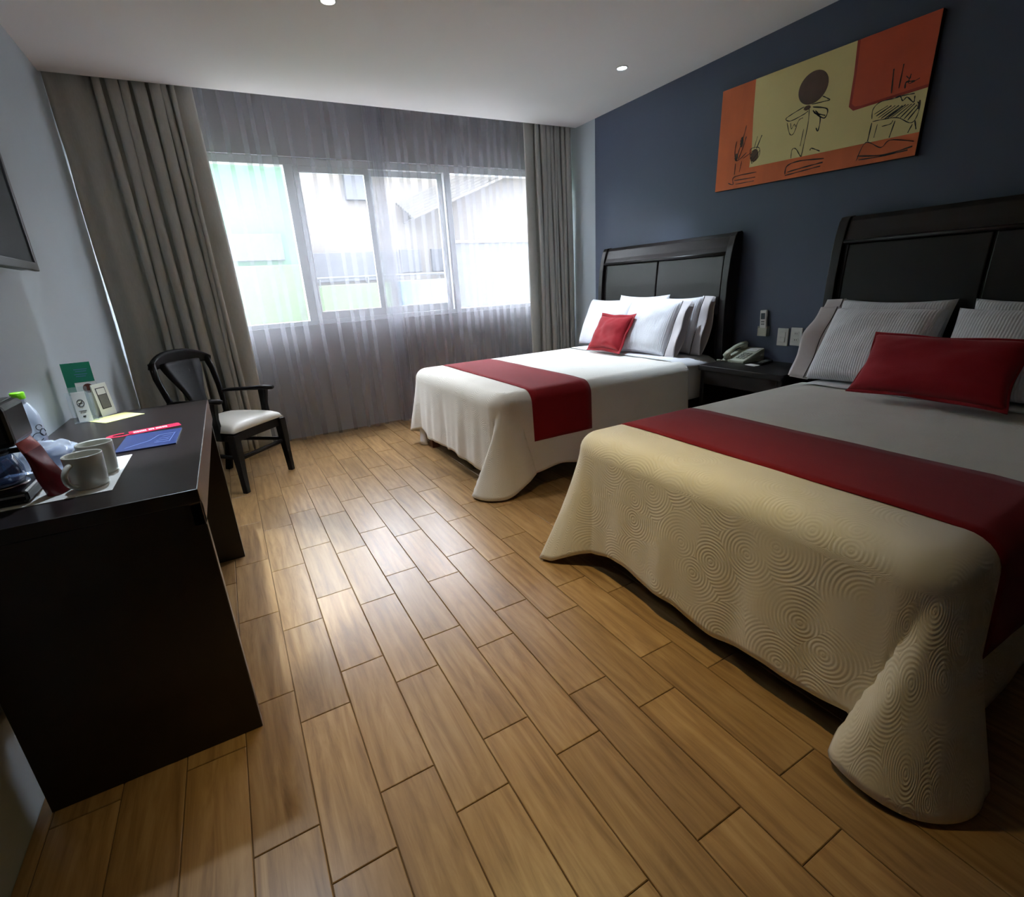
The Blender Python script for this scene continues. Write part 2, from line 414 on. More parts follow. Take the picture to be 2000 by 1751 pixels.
# ------------------------------------------------------------------ room shell
struct(box('wall_left', -0.15, 0.0, YB, YW + 0.2, -0.06, 2.7, M['wall_grey'], bev=0))
YBLUE = 4.013
bm = bmesh.new()
add_box(bm, XR, XR + 0.15, YB, YBLUE, -0.06, 2.7, 0)
bm.faces.ensure_lookup_table(); n0 = len(bm.faces)
add_box(bm, XR, XR + 0.15, YBLUE, YW + 0.2, -0.06, 2.7, 0)
wr = bm_obj('wall_right', bm, [M['wall_blue'], M['wall_grey']])
for p in wr.data.polygons:
    p.material_index = 1 if p.center.y > YBLUE else 0
struct(wr)
struct(box('wall_back', -0.15, XR + 0.15, YB - 0.15, YB, -0.06, 2.7, M['unseen_back_wood'], bev=0))
WX0, WX1, WZ0, WZ1 = 0.10, 3.72, 0.94, 2.20
bm = bmesh.new()
add_box(bm, 0, XR, YW, YW + 0.2, -0.06, WZ0, 0)
add_box(bm, 0, XR, YW, YW + 0.2, WZ1, 2.7, 0)
add_box(bm, 0, WX0, YW, YW + 0.2, WZ0, WZ1, 0)
add_box(bm, WX1, XR, YW, YW + 0.2, WZ0, WZ1, 0)
struct(bm_obj('wall_window', bm, M['wall_window']))
bm = bmesh.new()
add_box(bm, 0, XR, YB, YE, HC, HC + 0.2, 0)
add_box(bm, 0, XR, YE, YW, HC + 0.14, HC + 0.2, 0)
struct(bm_obj('ceiling', bm, M['ceiling']))

# window: aluminium frame, four lights, two of them sliding sashes
win = struct(empty('window_1', ((WX0 + WX1) / 2, YW + 0.05, WZ0)))
def wpart(name, boxes, m):
    bm = bmesh.new(); 
    for b in boxes: add_box(bm, *b, 0.002)
    o = bm_obj(name, bm, m, win); o.matrix_parent_inverse = Matrix.Translation(-Vector(win.location)); return o
fy0, fy1 = YW + 0.03, YW + 0.11
wpart('outer_frame', [(WX0, WX1, fy0, fy1, WZ0, WZ0 + 0.035), (WX0, WX1, fy0, fy1, WZ1 - 0.055, WZ1), (WX0, WX0 + 0.045, fy0, fy1, WZ0, WZ1), (WX1 - 0.045, WX1, fy0, fy1, WZ0, WZ1)], M['alu'])
for xm in (1.315, 2.64):
    wpart('mullion', [(xm - 0.032, xm + 0.032, fy0 - 0.005, fy1, WZ0 + 0.03, WZ1 - 0.05)], M['alu'])
for xa, xb, dy in ((1.35, 1.945, 0.0), (1.925, 2.605, 0.035)):
    y0, y1 = fy0 + 0.005 + dy, fy0 + 0.032 + dy
    wpart('sash', [(xa, xb, y0, y1, WZ0 + 0.035, WZ0 + 0.10), (xa, xb, y0, y1, WZ1 - 0.10, WZ1 - 0.055), (xa, xa + 0.045, y0, y1, WZ0 + 0.1, WZ1 - 0.1), (xb - 0.045, xb, y0, y1, WZ0 + 0.1, WZ1 - 0.1)], M['alu'])
    wpart('pane', [(xa + 0.04, xb - 0.04, y0 + 0.011, y0 + 0.015, WZ0 + 0.095, WZ1 - 0.095)], M['pane'])
for xa, xb in ((WX0 + 0.04, 1.285), (2.67, WX1 - 0.04)):
    wpart('pane', [(xa, xb, fy0 + 0.03, fy0 + 0.034, WZ0 + 0.03, WZ1 - 0.05)], M['pane'])

# ------------------------------------------------------------------ outside the window
def place(o, root):
    o.parent = root; o.matrix_parent_inverse = Matrix.Translation(-Vector(root.location)); return o
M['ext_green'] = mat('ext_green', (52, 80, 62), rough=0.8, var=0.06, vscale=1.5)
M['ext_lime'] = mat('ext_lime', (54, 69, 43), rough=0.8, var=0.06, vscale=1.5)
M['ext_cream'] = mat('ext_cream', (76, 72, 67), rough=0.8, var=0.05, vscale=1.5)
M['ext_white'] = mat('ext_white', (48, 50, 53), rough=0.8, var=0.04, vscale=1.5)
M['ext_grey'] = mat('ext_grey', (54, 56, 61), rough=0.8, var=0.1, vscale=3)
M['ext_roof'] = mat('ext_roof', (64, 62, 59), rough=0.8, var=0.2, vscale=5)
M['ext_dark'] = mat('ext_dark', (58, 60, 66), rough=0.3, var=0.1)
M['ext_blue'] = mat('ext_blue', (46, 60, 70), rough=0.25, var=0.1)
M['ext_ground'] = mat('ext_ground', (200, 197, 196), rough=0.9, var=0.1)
struct(box('ground_outside', -14, 20, YW + 0.2, 24, -3.4, -3.2, M['ext_ground'], bev=0))
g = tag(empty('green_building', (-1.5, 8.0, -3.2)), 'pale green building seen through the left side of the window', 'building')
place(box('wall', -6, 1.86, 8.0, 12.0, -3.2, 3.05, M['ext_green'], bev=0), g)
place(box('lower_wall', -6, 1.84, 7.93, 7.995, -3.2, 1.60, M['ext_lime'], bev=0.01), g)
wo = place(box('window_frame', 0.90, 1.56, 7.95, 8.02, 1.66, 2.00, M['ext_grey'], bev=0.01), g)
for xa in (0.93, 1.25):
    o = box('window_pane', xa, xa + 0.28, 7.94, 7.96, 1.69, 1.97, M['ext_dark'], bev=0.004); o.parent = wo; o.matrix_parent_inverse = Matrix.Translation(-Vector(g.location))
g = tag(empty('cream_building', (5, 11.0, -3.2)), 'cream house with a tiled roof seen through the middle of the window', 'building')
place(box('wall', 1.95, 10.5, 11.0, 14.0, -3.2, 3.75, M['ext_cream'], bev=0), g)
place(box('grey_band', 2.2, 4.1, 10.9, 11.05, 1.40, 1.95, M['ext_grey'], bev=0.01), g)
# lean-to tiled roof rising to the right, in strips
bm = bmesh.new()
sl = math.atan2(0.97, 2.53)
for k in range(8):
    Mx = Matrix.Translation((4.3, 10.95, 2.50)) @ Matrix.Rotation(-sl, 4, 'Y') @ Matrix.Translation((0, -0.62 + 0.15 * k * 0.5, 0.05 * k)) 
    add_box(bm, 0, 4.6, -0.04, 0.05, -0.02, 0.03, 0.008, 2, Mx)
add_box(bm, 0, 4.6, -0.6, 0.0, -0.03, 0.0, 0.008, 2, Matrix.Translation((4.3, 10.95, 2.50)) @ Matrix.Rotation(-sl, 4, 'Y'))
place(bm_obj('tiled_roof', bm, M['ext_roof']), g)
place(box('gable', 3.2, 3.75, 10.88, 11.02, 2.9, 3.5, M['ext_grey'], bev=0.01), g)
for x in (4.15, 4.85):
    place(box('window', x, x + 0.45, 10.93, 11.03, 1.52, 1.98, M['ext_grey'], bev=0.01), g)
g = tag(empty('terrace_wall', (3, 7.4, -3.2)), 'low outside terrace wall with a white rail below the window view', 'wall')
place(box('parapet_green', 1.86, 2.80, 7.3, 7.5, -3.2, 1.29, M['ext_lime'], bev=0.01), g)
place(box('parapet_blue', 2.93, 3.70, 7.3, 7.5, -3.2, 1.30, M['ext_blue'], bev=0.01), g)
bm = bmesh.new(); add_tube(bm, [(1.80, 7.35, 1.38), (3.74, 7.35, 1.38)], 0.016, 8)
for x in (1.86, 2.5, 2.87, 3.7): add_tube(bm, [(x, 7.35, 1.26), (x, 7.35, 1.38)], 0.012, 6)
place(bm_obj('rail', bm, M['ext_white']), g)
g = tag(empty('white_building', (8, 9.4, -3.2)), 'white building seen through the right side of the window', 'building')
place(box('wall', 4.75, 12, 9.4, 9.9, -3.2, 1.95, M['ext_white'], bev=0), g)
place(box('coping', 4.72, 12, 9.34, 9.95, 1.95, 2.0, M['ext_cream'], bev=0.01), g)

# ------------------------------------------------------------------ downlights (lamp light lives here)
for (x, y, tint, beams, label) in DOWNLIGHTS:
    g = tag(empty('ceiling_downlight', (x, y, HC)), label, 'downlight', 'recessed ceiling downlights')
    bm = bmesh.new(); add_lathe(bm, [(0.030, -0.001), (0.033, -0.006), (0.040, -0.005), (0.043, 0.0)], 32)
    bm_obj('trim_ring', bm, M['trim_white'], g, True)
    lens = mat('lens_%d' % int(x * 100), (255, 255, 255), rough=0.3, emit=tint + (1,), estr=26)
    bm = bmesh.new(); add_lathe(bm, [(0.0, -0.0025), (0.022, -0.002), (0.031, -0.0005)], 32)
    bm_obj('lens', bm, lens, g, True)
    for (watts, beam, blend) in beams:
        ld = bpy.data.lights.new('downlight_beam', 'SPOT'); ld.energy = watts; ld.color = tint
        ld.spot_size = math.radians(beam); ld.spot_blend = blend; ld.shadow_soft_size = 0.035
        lo = bpy.data.objects.new('downlight_beam', ld); C.objects.link(lo); lo.parent = g; lo.location = (0, 0, -0.012)

# ------------------------------------------------------------------ curtains
def folds(x0, x1, n, seed, amp, dbl, irregular=0.5):
    """returns list of (t, x, y) along a folded cloth; dbl = how far folds double back"""
    r = random.Random(seed); ws = [1 + irregular * (r.random() * 2 - 1) for _ in range(n)]; s = sum(ws)
    am = [amp * (0.75 + 0.5 * r.random()) for _ in range(n)]
    pts = []; acc = 0
    for i, w in enumerate(ws):
        m = 14
        for k in range(m):
            f = k / m; x = x0 + (x1 - x0) * (acc + w * f) / s
            wd = (x1 - x0) * w / s
            x -= dbl * wd * math.sin(4 * math.pi * f) * 0.5
            a = am[i] * (1 - f) + am[(i + 1) % n] * f
            pts.append((x, a * math.sin(2 * math.pi * f)))
        acc += w
    pts.append((x1, 0.0)); return pts

def curtain(name, pts, yc, ztop, zbot, m, nz=26, sway=None, edge=None, wobble=1.0):
    rows = []
    for i in range(nz + 1):
        t = i / nz; z = ztop + (zbot - ztop) * t; row = []
        for j, (x, y) in enumerate(pts):
            s = j / (len(pts) - 1)
            a = 0.72 + 0.28 * math.sin(math.pi * min(1, t * 1.6) * 0.5)
            wob = 0.010 * math.sin(3.1 * t + 9 * s) * t + 0.006 * math.sin(7 * t + 23 * s)
            xx = x + wob * wobble + (sway(s, t) if sway else 0.0)
            if edge and s < 0.1:
                k = 1 - s / 0.1; xx = xx * (1 - k) + (edge(t) + x - pts[0][0]) * k
            row.append((xx, yc + y * a + 0.006 * math.sin(5 * t + 17 * s), z + (0.006 * math.sin(40 * s) if i == nz else 0)))
        rows.append(row)
    o = grid_mesh(name, rows, m)
    return o

# heavy drapes
p1 = [(0.013 + 0.21 * k / 10, 0.012 * math.sin(k * 0.9)) for k in range(10)] + folds(0.225, 0.66, 7, 3, 0.040, 0.55) + \
     [(0.665 + 0.11 * k / 8, -0.018 * math.sin(math.pi * k / 8)) for k in range(9)]
cu = curtain('curtain', p1, 4.365, 2.585, 0.035, M['drape'], sway=lambda s, t: 0.035 * t * s, edge=lambda t: 0.003 + 0.006 * math.exp(-((t - 0.2) / 0.05) ** 2) + 0.010 * math.exp(-((t - 0.60) / 0.13) ** 2))
solidify(cu, 0.002); tag(cu, 'heavy taupe curtain gathered at the left end of the window behind the chair', 'curtain', 'heavy taupe curtains')
p2 = [(3.305 + 0.09 * k / 8, -0.016 * math.sin(math.pi * k / 8)) for k in range(9)] + folds(3.40, 3.79, 8, 12, 0.036, 0.6)
cu = curtain('curtain', p2, 4.365, 2.585, 0.035, M['drape'], sway=lambda s, t: 0.03 * t * (s - 0.35))
solidify(cu, 0.002); tag(cu, 'heavy taupe curtain gathered at the right end of the window beside the headboard', 'curtain', 'heavy taupe curtains')
# sheers
def pleats(x0, x1, seed, wmin, wmax, fold=0.030, tight=()):
    """flat widths joined by narrow three-layer folds; 'tight' = spans with close folds"""
    r = random.Random(seed); pts = []; x = x0; y = 0.0
    while x < x1 - 0.01:
        t = any(a < x < b for a, b in tight)
        w = r.uniform(0.028, 0.05) if t else r.uniform(wmin, wmax)
        f = fold * r.uniform(0.7, 1.25); w += f
        if x + w > x1: w = x1 - x; f = 0
        n = 8
        for k in range(n + 1):
            q = k / n; pts.append((x + w * q, y * (1 - q) - 0.004 * math.sin(math.pi * q)))
        if f == 0: break
        e = x + w
        pts += [(e + 0.0025, 0.003), (e, 0.006), (e - f * 0.5, 0.008), (e - f, 0.010), (e - f - 0.0025, 0.013), (e - f, 0.016)]
        x = e - f; y = 0.016
    return pts
sh = curtain('sheer_curtain', pleats(0.05, 2.02, 5, 0.075, 0.15, tight=((1.90, 2.02),)), 4.465, 2.60, 0.015, M['sheer'], nz=22, wobble=0.35)
tag(sh, 'white sheer curtain covering the left half of the window', 'curtain', 'white sheer curtains')
sh = curtain('sheer_curtain', pleats(1.93, 3.79, 9, 0.06, 0.115, tight=((1.90, 2.06),)), 4.515, 2.60, 0.015, M['sheer'], nz=22, wobble=0.35)
tag(sh, 'white sheer curtain covering the right half of the window', 'curtain', 'white sheer curtains')
for yr, nm in ((4.365, 'white curtain track at the ceiling carrying the heavy curtains'), (4.49, 'white curtain track at the ceiling carrying the sheer curtains')):
    tr = box('curtain_track', 0.02, XR - 0.02, yr - 0.012, yr + 0.012, HC + 0.105, HC + 0.139, M['alu'], bev=0.002)
    tag(tr, nm, 'curtain track')

# ------------------------------------------------------------------ beds
HB_PROF_F = [(3.700, 0.10), (3.700, 0.60), (3.702, 0.90), (3.710, 1.10), (3.724, 1.24), (3.742, 1.33), (3.762, 1.395), (3.780, 1.418)]
def make_headboard(y0, y1, label):
    g = tag(empty('headboard', (3.77, (y0 + y1) / 2, 0)), label, 'headboard', 'dark wooden sleigh headboards')
    def prof(fx, dz=0.0, top=None):
        return [(x + fx, z + dz) for x, z in HB_PROF_F]
    def extrude(name, poly, ya, yb, bev=0.004):
        bm = bmesh.new()
        Mx = Matrix(((1, 0, 0, 0), (0, 0, 1, ya), (0, 1, 0, 0), (0, 0, 0, 1)))
        add_prism(bm, poly, yb - ya, Mx, bev)
        o = bm_obj(name, bm, M['dark_wood']); return place(o, g)
    post = [(x - 0.022, z) for x, z in HB_PROF_F] + [(3.800, 1.425), (3.815, 1.415), (3.815, 1.30), (3.80, 1.1), (3.79, 0.8), (3.785, 0.0), (3.678, 0.0)]
    post = [p for p in post]
    extrude('side_post', post, y0, y0 + 0.05); extrude('side_post', post, y1 - 0.05, y1)
    # curved top rail, bead under it
    rail = [(x - 0.006, z) for x, z in HB_PROF_F if z > 1.25] 
    rail = [(3.722, 1.285), (3.722, 1.30)] + rail + [(3.80, 1.415), (3.80, 1.285)]
    extrude('top_rail', rail, y0 + 0.05, y1 - 0.05, 0.003)
    bm = bmesh.new(); add_tube(bm, [(3.722, y0 + 0.052, 1.288), (3.722, y1 - 0.052, 1.288)], 0.011, 8)
    place(bm_obj('bead', bm, M['dark_wood'], None, True), g)
    ym = (y0 + y1) / 2
    pp = [(x + 0.004, z) for x, z in HB_PROF_F if 0.1 < z < 1.25] 
    pan = [(3.704, 0.45)] + [(x, z) for x, z in pp if z > 0.45] + [(3.732, 1.276), (3.765, 1.276), (3.75, 1.1), (3.74, 0.45)]
    extrude('panel', pan, y0 + 0.075, ym - 0.006, 0.005); extrude('panel', pan, ym + 0.006, y1 - 0.075, 0.005)
    back = [(3.722, 0.25), (3.722, 0.9), (3.733, 1.1), (3.752, 1.285), (3.785, 1.285), (3.775, 0.25)]
    extrude('back_board', back, y0 + 0.05, y1 - 0.05, 0)
    stile = [(x + 0.001, z) for x, z in pp] + [(3.732, 1.28), (3.77, 1.28), (3.75, 0.60)]
    extrude('stile', stile, y0 + 0.05, y0 + 0.072, 0.002); extrude('stile', stile, y1 - 0.072, y1 - 0.05, 0.002)
    return g

def smooth(a, b, x):
    t = max(0, min(1, (x - a) / (b - a))); return t * t * (3 - 2 * t)

class Cloth:
    """a coverlet hanging over a mattress; outline runs head -> near side -> foot -> far side -> head"""
    def __init__(s, xf, xh, yn, yf, zt, rr=0.075, rc=0.10, hem=None, lobes=(), wr=0.006, seed=1):
        s.xf, s.xh, s.yn, s.yf, s.zt, s.rr, s.rc = xf, xh, yn, yf, zt, rr, rc
        s.L1 = xh - (xf + rc); s.La = math.pi / 2 * rc; s.L2 = (yf - yn) - 2 * rc
        s.T = 2 * s.L1 + 2 * s.La + s.L2; s.hem = hem; s.lobes = lobes; s.wr = wr; s.seed = seed
        s.cn = s.L1 + s.La / 2; s.cf = s.L1 + 1.5 * s.La + s.L2
    def out(s, d):
        r = s.rc
        if d <= s.L1: return Vector((s.xh - d, s.yn, 0)), Vector((0, -1, 0))
        d -= s.L1
        if d <= s.La:
            a = d / r; n = Vector((-math.sin(a), -math.cos(a), 0)); return Vector((s.xf + r, s.yn + r, 0)) + n * r, n
        d -= s.La
        if d <= s.L2: return Vector((s.xf, s.yn + r + d, 0)), Vector((-1, 0, 0))
        d -= s.L2
        if d <= s.La:
            a = d / r; n = Vector((-math.cos(a), math.sin(a), 0)); return Vector((s.xf + r, s.yf - r, 0)) + n * r, n
        d -= s.La
        return Vector((s.xf + r + d, s.yf, 0)), Vector((0, 1, 0))
    def side(s, d, z, lift=0.0):
        """point on the hanging part at arc d and height z"""
        p, n = s.out(d); zt = s.zt - s.rr; q = max(0.0, (zt - z) / zt)
        w = 0
        for k, (f, ph, am) in enumerate(((9, 0.3, 0.7), (17, 1.7, 0.6), (31, 0.9, 0.45), (53, 2.2, 0.25))):
            w += am * math.sin(f * d + ph + s.seed * 1.3)
        on_foot = smooth(s.L1 + s.La, s.L1 + s.La + 0.18, d) * (1 - smooth(s.L1 + s.La + s.L2, s.L1 + 2 * s.La + s.L2 + 0.1, d))
        off = 0.022 * q + s.wr * w * min(1, q * 1.7) * (0.25 + 0.75 * on_foot) + lift
        p = p + n * off
        tdir = Vector((n.y, -n.x, 0))           # along the outline, increasing d
        for L_ in s.lobes:
            if L_['kind'] == 'near':
                # corner cone: stands proud of the foot panel up to a crease that moves along the foot as it falls
                db = s.cn + L_['c0'] + L_['c1'] * q; e = db - d
                e2 = d - (s.cn - L_['r0'] - L_['r1'] * q)
                st = smooth(-0.004, L_['soft'], e) * smooth(-0.004, 0.06, e2)
                A_ = L_['Af'] * abs(n.x) + L_['As'] * abs(n.y)
                p = p + n * (A_ * q ** L_['pw'] * st) + Vector((-1, 0, 0)) * (L_['B'] * q ** 1.2 * st * math.exp(-(max(0.0, e - 0.03) / 0.14) ** 2))
                if e > -0.004: p = p + tdir * (L_['lap'] * q * math.exp(-(e / 0.05) ** 2))
                else: p = p - n * (0.012 * q * math.exp(-(e / 0.10) ** 2))
                if e2 > -0.004: p = p - tdir * (0.6 * L_['lap'] * q * math.exp(-(e2 / 0.05) ** 2))
            else:
                e = d - s.cf - L_['c0']
                k = smooth(-L_['ra'], 0.0, e) if False else max(0.0, min(1.0, 1 + e / L_['ra'])) if e < 0 else math.exp(-(e / L_['rb']) ** 2)
                p = p + Vector(L_['dir'] + (0,)) * (L_['A'] * k * q ** L_['pw'])
        return Vector((p.x, p.y, z))
    def mesh(s, name, m):
        ds = []; d = 0.0
        while d < s.T / 2 - 0.004:
            ds.append(d); d += 0.007 if abs(d - s.cn) < 0.35 else 0.014
        ds = ds + [s.T / 2] + [s.T - q for q in reversed(ds)]
        rows = []; uvs = []
        med_x0 = s.xf + 0.62; yc = (s.yn + s.yf) / 2
        ktop = [1.0, 0.8, 0.6, 0.4, 0.2]
        def cuv(d, drop):
            # development: lay the cloth flat in plan
            p, n = s.out(d); q = p + n * drop; return (q.x, q.y)
        for k in ktop:
            row = []; ur = []
            for d in ds:
                p, n = s.out(d); a = p - n * s.rr
                b = Vector((max(med_x0, min(s.xh, a.x)), yc, 0)) 
                c = a.lerp(b, k); zz = s.zt + 0.004 * k + 0.0035 * noise.noise(Vector((c.x * 4, c.y * 4, s.seed)))
                row.append((c.x, c.y, zz)); ur.append((c.x, c.y))
            rows.append(row); uvs.append(ur)
        for k in range(0, 7):
            a = math.pi / 2 * k / 7; row = []; ur = []
            for d in ds:
                p, n = s.out(d); c = p - n * (s.rr * (1 - math.sin(a))); row.append((c.x, c.y, s.zt - s.rr * (1 - math.cos(a)))); ur.append(cuv(d, -s.rr + s.rr * a))
            rows.append(row); uvs.append(ur)
        nz = 22
        for k in range(nz + 1):
            row = []; ur = []
            for d in ds:
                h = s.hem(d); z = (s.zt - s.rr) + (h - (s.zt - s.rr)) * k / nz; p = s.side(d, z); row.append(tuple(p)); ur.append(cuv(d, 0.12 + (s.zt - s.rr - z)))
            rows.append(row); uvs.append(ur)
        o = grid_mesh(name, rows, m, uv=uvs)
        b = bmesh.new(); b.from_mesh(o.data); bmesh.ops.remove_doubles(b, verts=b.verts, dist=0.0004); b.to_mesh(o.data); b.free()
        for p in o.data.polygons: p.use_smooth = True
        return solidify(o, 0.004, 1.0)

def runner(name, cl, x0, x1, zn, zf, m, lift=0.006):
    """strip of cloth laid across the coverlet"""
    nx = 10; rows = []
    dn = lambda x: cl.xh - x; df = lambda x: cl.T - (cl.xh - x)
    for i in range(nx + 1):
        x = x0 + (x1 - x0) * i / nx; row = []
        for k in range(11):
            z = zn + (cl.zt - cl.rr - zn) * k / 10; p = cl.side(dn(x), z, lift); row.append((x, p.y, z))
        for k in range(1, 8):
            a = math.pi / 2 * (1 - k / 8); r = cl.rr + lift; row.append((x, cl.yn + cl.rr - r * math.sin(a), cl.zt - cl.rr + r * math.cos(a)))
        n = 26
        for k in range(n + 1):
            y = cl.yn + cl.rr + (cl.yf - cl.yn - 2 * cl.rr) * k / n
            e = math.sin(math.pi * k / n)
            row.append((x, y, cl.zt + lift + 0.004 * min(1, e * 4) + 0.0015 * noise.noise(Vector((x * 9, y * 7, 3)))))
        for k in range(1, 8):
            a = math.pi / 2 * k / 8; r = cl.rr + lift; row.append((x, cl.yf - cl.rr + r * math.sin(a), cl.zt - cl.rr + r * math.cos(a)))
        for k in range(11):
            z = cl.zt - cl.rr + (zf - (cl.zt - cl.rr)) * k / 10; p = cl.side(df(x), z, lift); row.append((x, p.y, z))
        rows.append(row)
    return solidify(grid_mesh(name, rows, m), 0.003, 1.0)

def make_bed(xf, yn, yf, zt, label, inset=-0.005):
    """frame, legs and mattress"""
    g = tag(empty('bed', ((xf + 3.7) / 2, (yn + yf) / 2, 0)), label, 'bed', 'double beds')
    place(box('base', xf + 0.06, 3.67, yn + 0.05, yf - 0.05, 0.17, 0.31, M['dark_wood'], bev=0.006), g)
    for x in (xf + inset, 2.75, 3.58):
        for y in (yn + 0.16, yf - 0.20):
            place(box('leg', x, x + 0.06, y - 0.03, y + 0.03, 0.0, 0.17, M['leg_wood'], bev=0.004), g)
    bm = bmesh.new(); add_box(bm, xf + 0.03, 3.675, yn + 0.03, yf - 0.03, 0.31, zt - 0.012, 0.055, 4)
    o = bm_obj('mattress', bm, M['linen'], None, True); place(o, g)
    return g

def pillow_mesh(w, h, t, seed=0, sag=0.03, puff=0.42):
    """cushion in local xy plane (x width, y height), thickness along z"""
    n, mrow = 36, 26; rows_t = []; rows_b = []
    vs = []; fs = []
    def pt(i, j, sg):
        u = -1 + 2 * i / n; v = -1 + 2 * j / mrow
        prof = max(0.0, (1 - abs(u) ** 2.6)) ** puff * max(0.0, (1 - abs(v) ** 2.6)) ** puff
        x = u * w / 2 * (1 - sag * (1 - v * v) * abs(u) ** 3); y = v * h / 2 * (1 - sag * 1.6 * (1 - u * u) * abs(v) ** 3)
        nz = noise.noise(Vector((u * 1.7 + seed, v * 1.7, sg * 2.0))) * 0.012 * prof + noise.noise(Vector((u * 4 + seed, v * 4, sg * 3.0))) * 0.005 * prof
        return (x, y, sg * (t / 2 * prof) + nz)
    idx = {}
    for sg in (1, -1):
        for i in range(n + 1):
            for j in range(mrow + 1):
                edge = i in (0, n) or j in (0, mrow)
                key = (i, j) if edge else (i, j, sg)
                if key in idx: continue
                idx[key] = len(vs); vs.append(pt(i, j, sg))
    def id_(i, j, sg): return idx[(i, j)] if (i in (0, n) or j in (0, mrow)) else idx[(i, j, sg)]
    for sg in (1, -1):
        for i in range(n):
            for j in range(mrow):
                f = (id_(i, j, sg), id_(i + 1, j, sg), id_(i + 1, j + 1, sg), id_(i, j + 1, sg))
                fs.append(f if sg > 0 else tuple(reversed(f)))
    me = bpy.data.meshes.new('pillow'); me.from_pydata(vs, [], fs); me.update(); return me

def orient(loc, face, roll=0.0, lean=0.0):
    """matrix: local x -> -y world (image right), local y up, local z -> -x world; then lean back, yaw"""
    B = Matrix(((0, 0, -1, 0), (-1, 0, 0, 0), (0, 1, 0, 0), (0, 0, 0, 1)))
    return Matrix.Translation(loc) @ Matrix.Rotation(face, 4, 'Z') @ Matrix.Rotation(lean, 4, 'Y') @ B @ Matrix.Rotation(roll, 4, 'Z')

def make_pillow(loc, face, lean, label, group, w=0.62, h=0.42, t=0.17, seed=0, flange=1, roll=0.0):
    g = tag(empty('pillow'), label, 'pillow', group); g.matrix_world = orient(loc, face, roll, lean)
    o = link('cushion', pillow_mesh(w, h, t, seed, sag=0.055), M['pillow'], g, True); 
    if flange:
        # open end of the pillowcase: two loose layers past the filling
        s = flange; x0 = s * w / 2 * 0.93; x1 = s * (w / 2 + 0.085)
        for sg in (1, -1):
            rows = []
            for i in range(9):
                f = i / 8; row = []
                for j in range(25):
                    v = -1 + 2 * j / 24
                    z = sg * (0.007 + (0.030 + 0.008 * math.sin(4 * v + seed + sg)) * math.sin(math.pi * 0.5 * f) * max(0.0, 1 - abs(v) ** 3)) + 0.006 * math.sin(6 * v + seed) * f
                    row.append((x0 + (x1 - x0) * f + s * 0.004 * math.sin(5 * v + seed), v * h / 2 * (1.0 - 0.02 * f), z))
                rows.append(row)
            solidify(grid_mesh('case_end', rows, M['case_end'], g), 0.0015)
        bm = bmesh.new(); pts = []
        f = 0.16
        for j in range(25):
            v = -1 + 2 * j / 24; sg = 1
            z = 0.0085 + (0.030 + 0.008 * math.sin(4 * v + seed + sg)) * math.sin(math.pi * 0.5 * f) * max(0.0, 1 - abs(v) ** 3) + 0.006 * math.sin(6 * v + seed) * f
            pts.append((x0 + (x1 - x0) * f + s * 0.004 * math.sin(5 * v + seed), v * h / 2 * (1.0 - 0.02 * f), z + 0.0015))
        add_tube(bm, pts, 0.0022, 6); bm_obj('piping', bm, M['piping'], g, True)
    return g

def make_cushion(loc, face, lean, label, w=0.46, h=0.31, t=0.13, seed=0, roll=0.0, fl=0.026):
    g = tag(empty('throw_cushion'), label, 'cushion', 'red throw cushions'); g.matrix_world = orient(loc, face, roll, lean)
    link('cushion', pillow_mesh(w, h, t, seed, sag=0.085), M['red_cloth'], g, True)
    # flat flange all round
    rows = []; N = 96
    def per(q, k):
        a = 4 * (q / N); e = int(a) % 4; f = a - int(a)
        W2, H2 = k * fl + w / 2 * 0.965, k * fl + h / 2 * 0.965
        c = [(-W2, -H2), (W2, -H2), (W2, H2), (-W2, H2)]; p, r = c[e], c[(e + 1) % 4]
        x, y = p[0] + (r[0] - p[0]) * f, p[1] + (r[1] - p[1]) * f
        b = 1 - 0.085 * math.sin(math.pi * f)
        if e % 2 == 0: y *= b
        else: x *= b
        return x, y
    for k in (0.0, 0.35, 0.7, 1.0):
        row = []
        for q in range(N):
            x, y = per(q, k); row.append((x, y, 0.006 * k * math.sin(q * 0.55 + seed) + 0.002))
        rows.append(row)
    solidify(grid_mesh('flange', rows, M['red_cloth'], g, closed=True), 0.004)
    return g

XH = 3.33
# farther bed
B1 = dict(xf=1.845, yn=2.385, yf=3.79, zt=0.592)
def sheet_corner(bed, x, y):
    rows = []
    for i in range(12):
        t = i / 11; z = 0.30 - 0.294 * t
        rows.append([(x + 0.035 * math.cos(a) * (0.6 + 0.5 * t), y + 0.048 * math.sin(a) * (0.7 + 0.4 * t), z) for a in [math.pi * (0.5 + k / 12) for k in range(13)]])
    place(solidify(grid_mesh('sheet_corner', rows, M['linen']), 0.002), bed)
make_headboard(2.41, 3.80, 'dark wooden headboard of the farther bed beside the window')
bed1 = make_bed(B1['xf'] + 0.02, B1['yn'] + 0.015, B1['yf'] - 0.015, B1['zt'], 'farther double bed near the window with a white mattress on short brown legs')
sheet_corner(bed1, 1.855, 3.695)
def hem1(d):
    c = cl1; z = 0.108 + 0.012 * math.sin(7 * d) + 0.008 * math.sin(19 * d)
    z -= 0.10 * (1 - smooth(c.cn + 0.08, c.cn + 0.095, d)) * (1 - smooth(0.02, 0.21, c.cn - d))
    z -= 0.03 * math.exp(-((d - c.cf - 0.02) / 0.10) ** 2); z += 0.03 * math.exp(-((d - c.cf + 0.14) / 0.12) ** 2)
    z -= 0.06 * smooth(c.cf + 0.02, c.cf + 0.12, d)
    return max(0.012, z)
cl1 = Cloth(B1['xf'], XH, B1['yn'], B1['yf'], B1['zt'], hem=hem1, wr=0.011, seed=2)
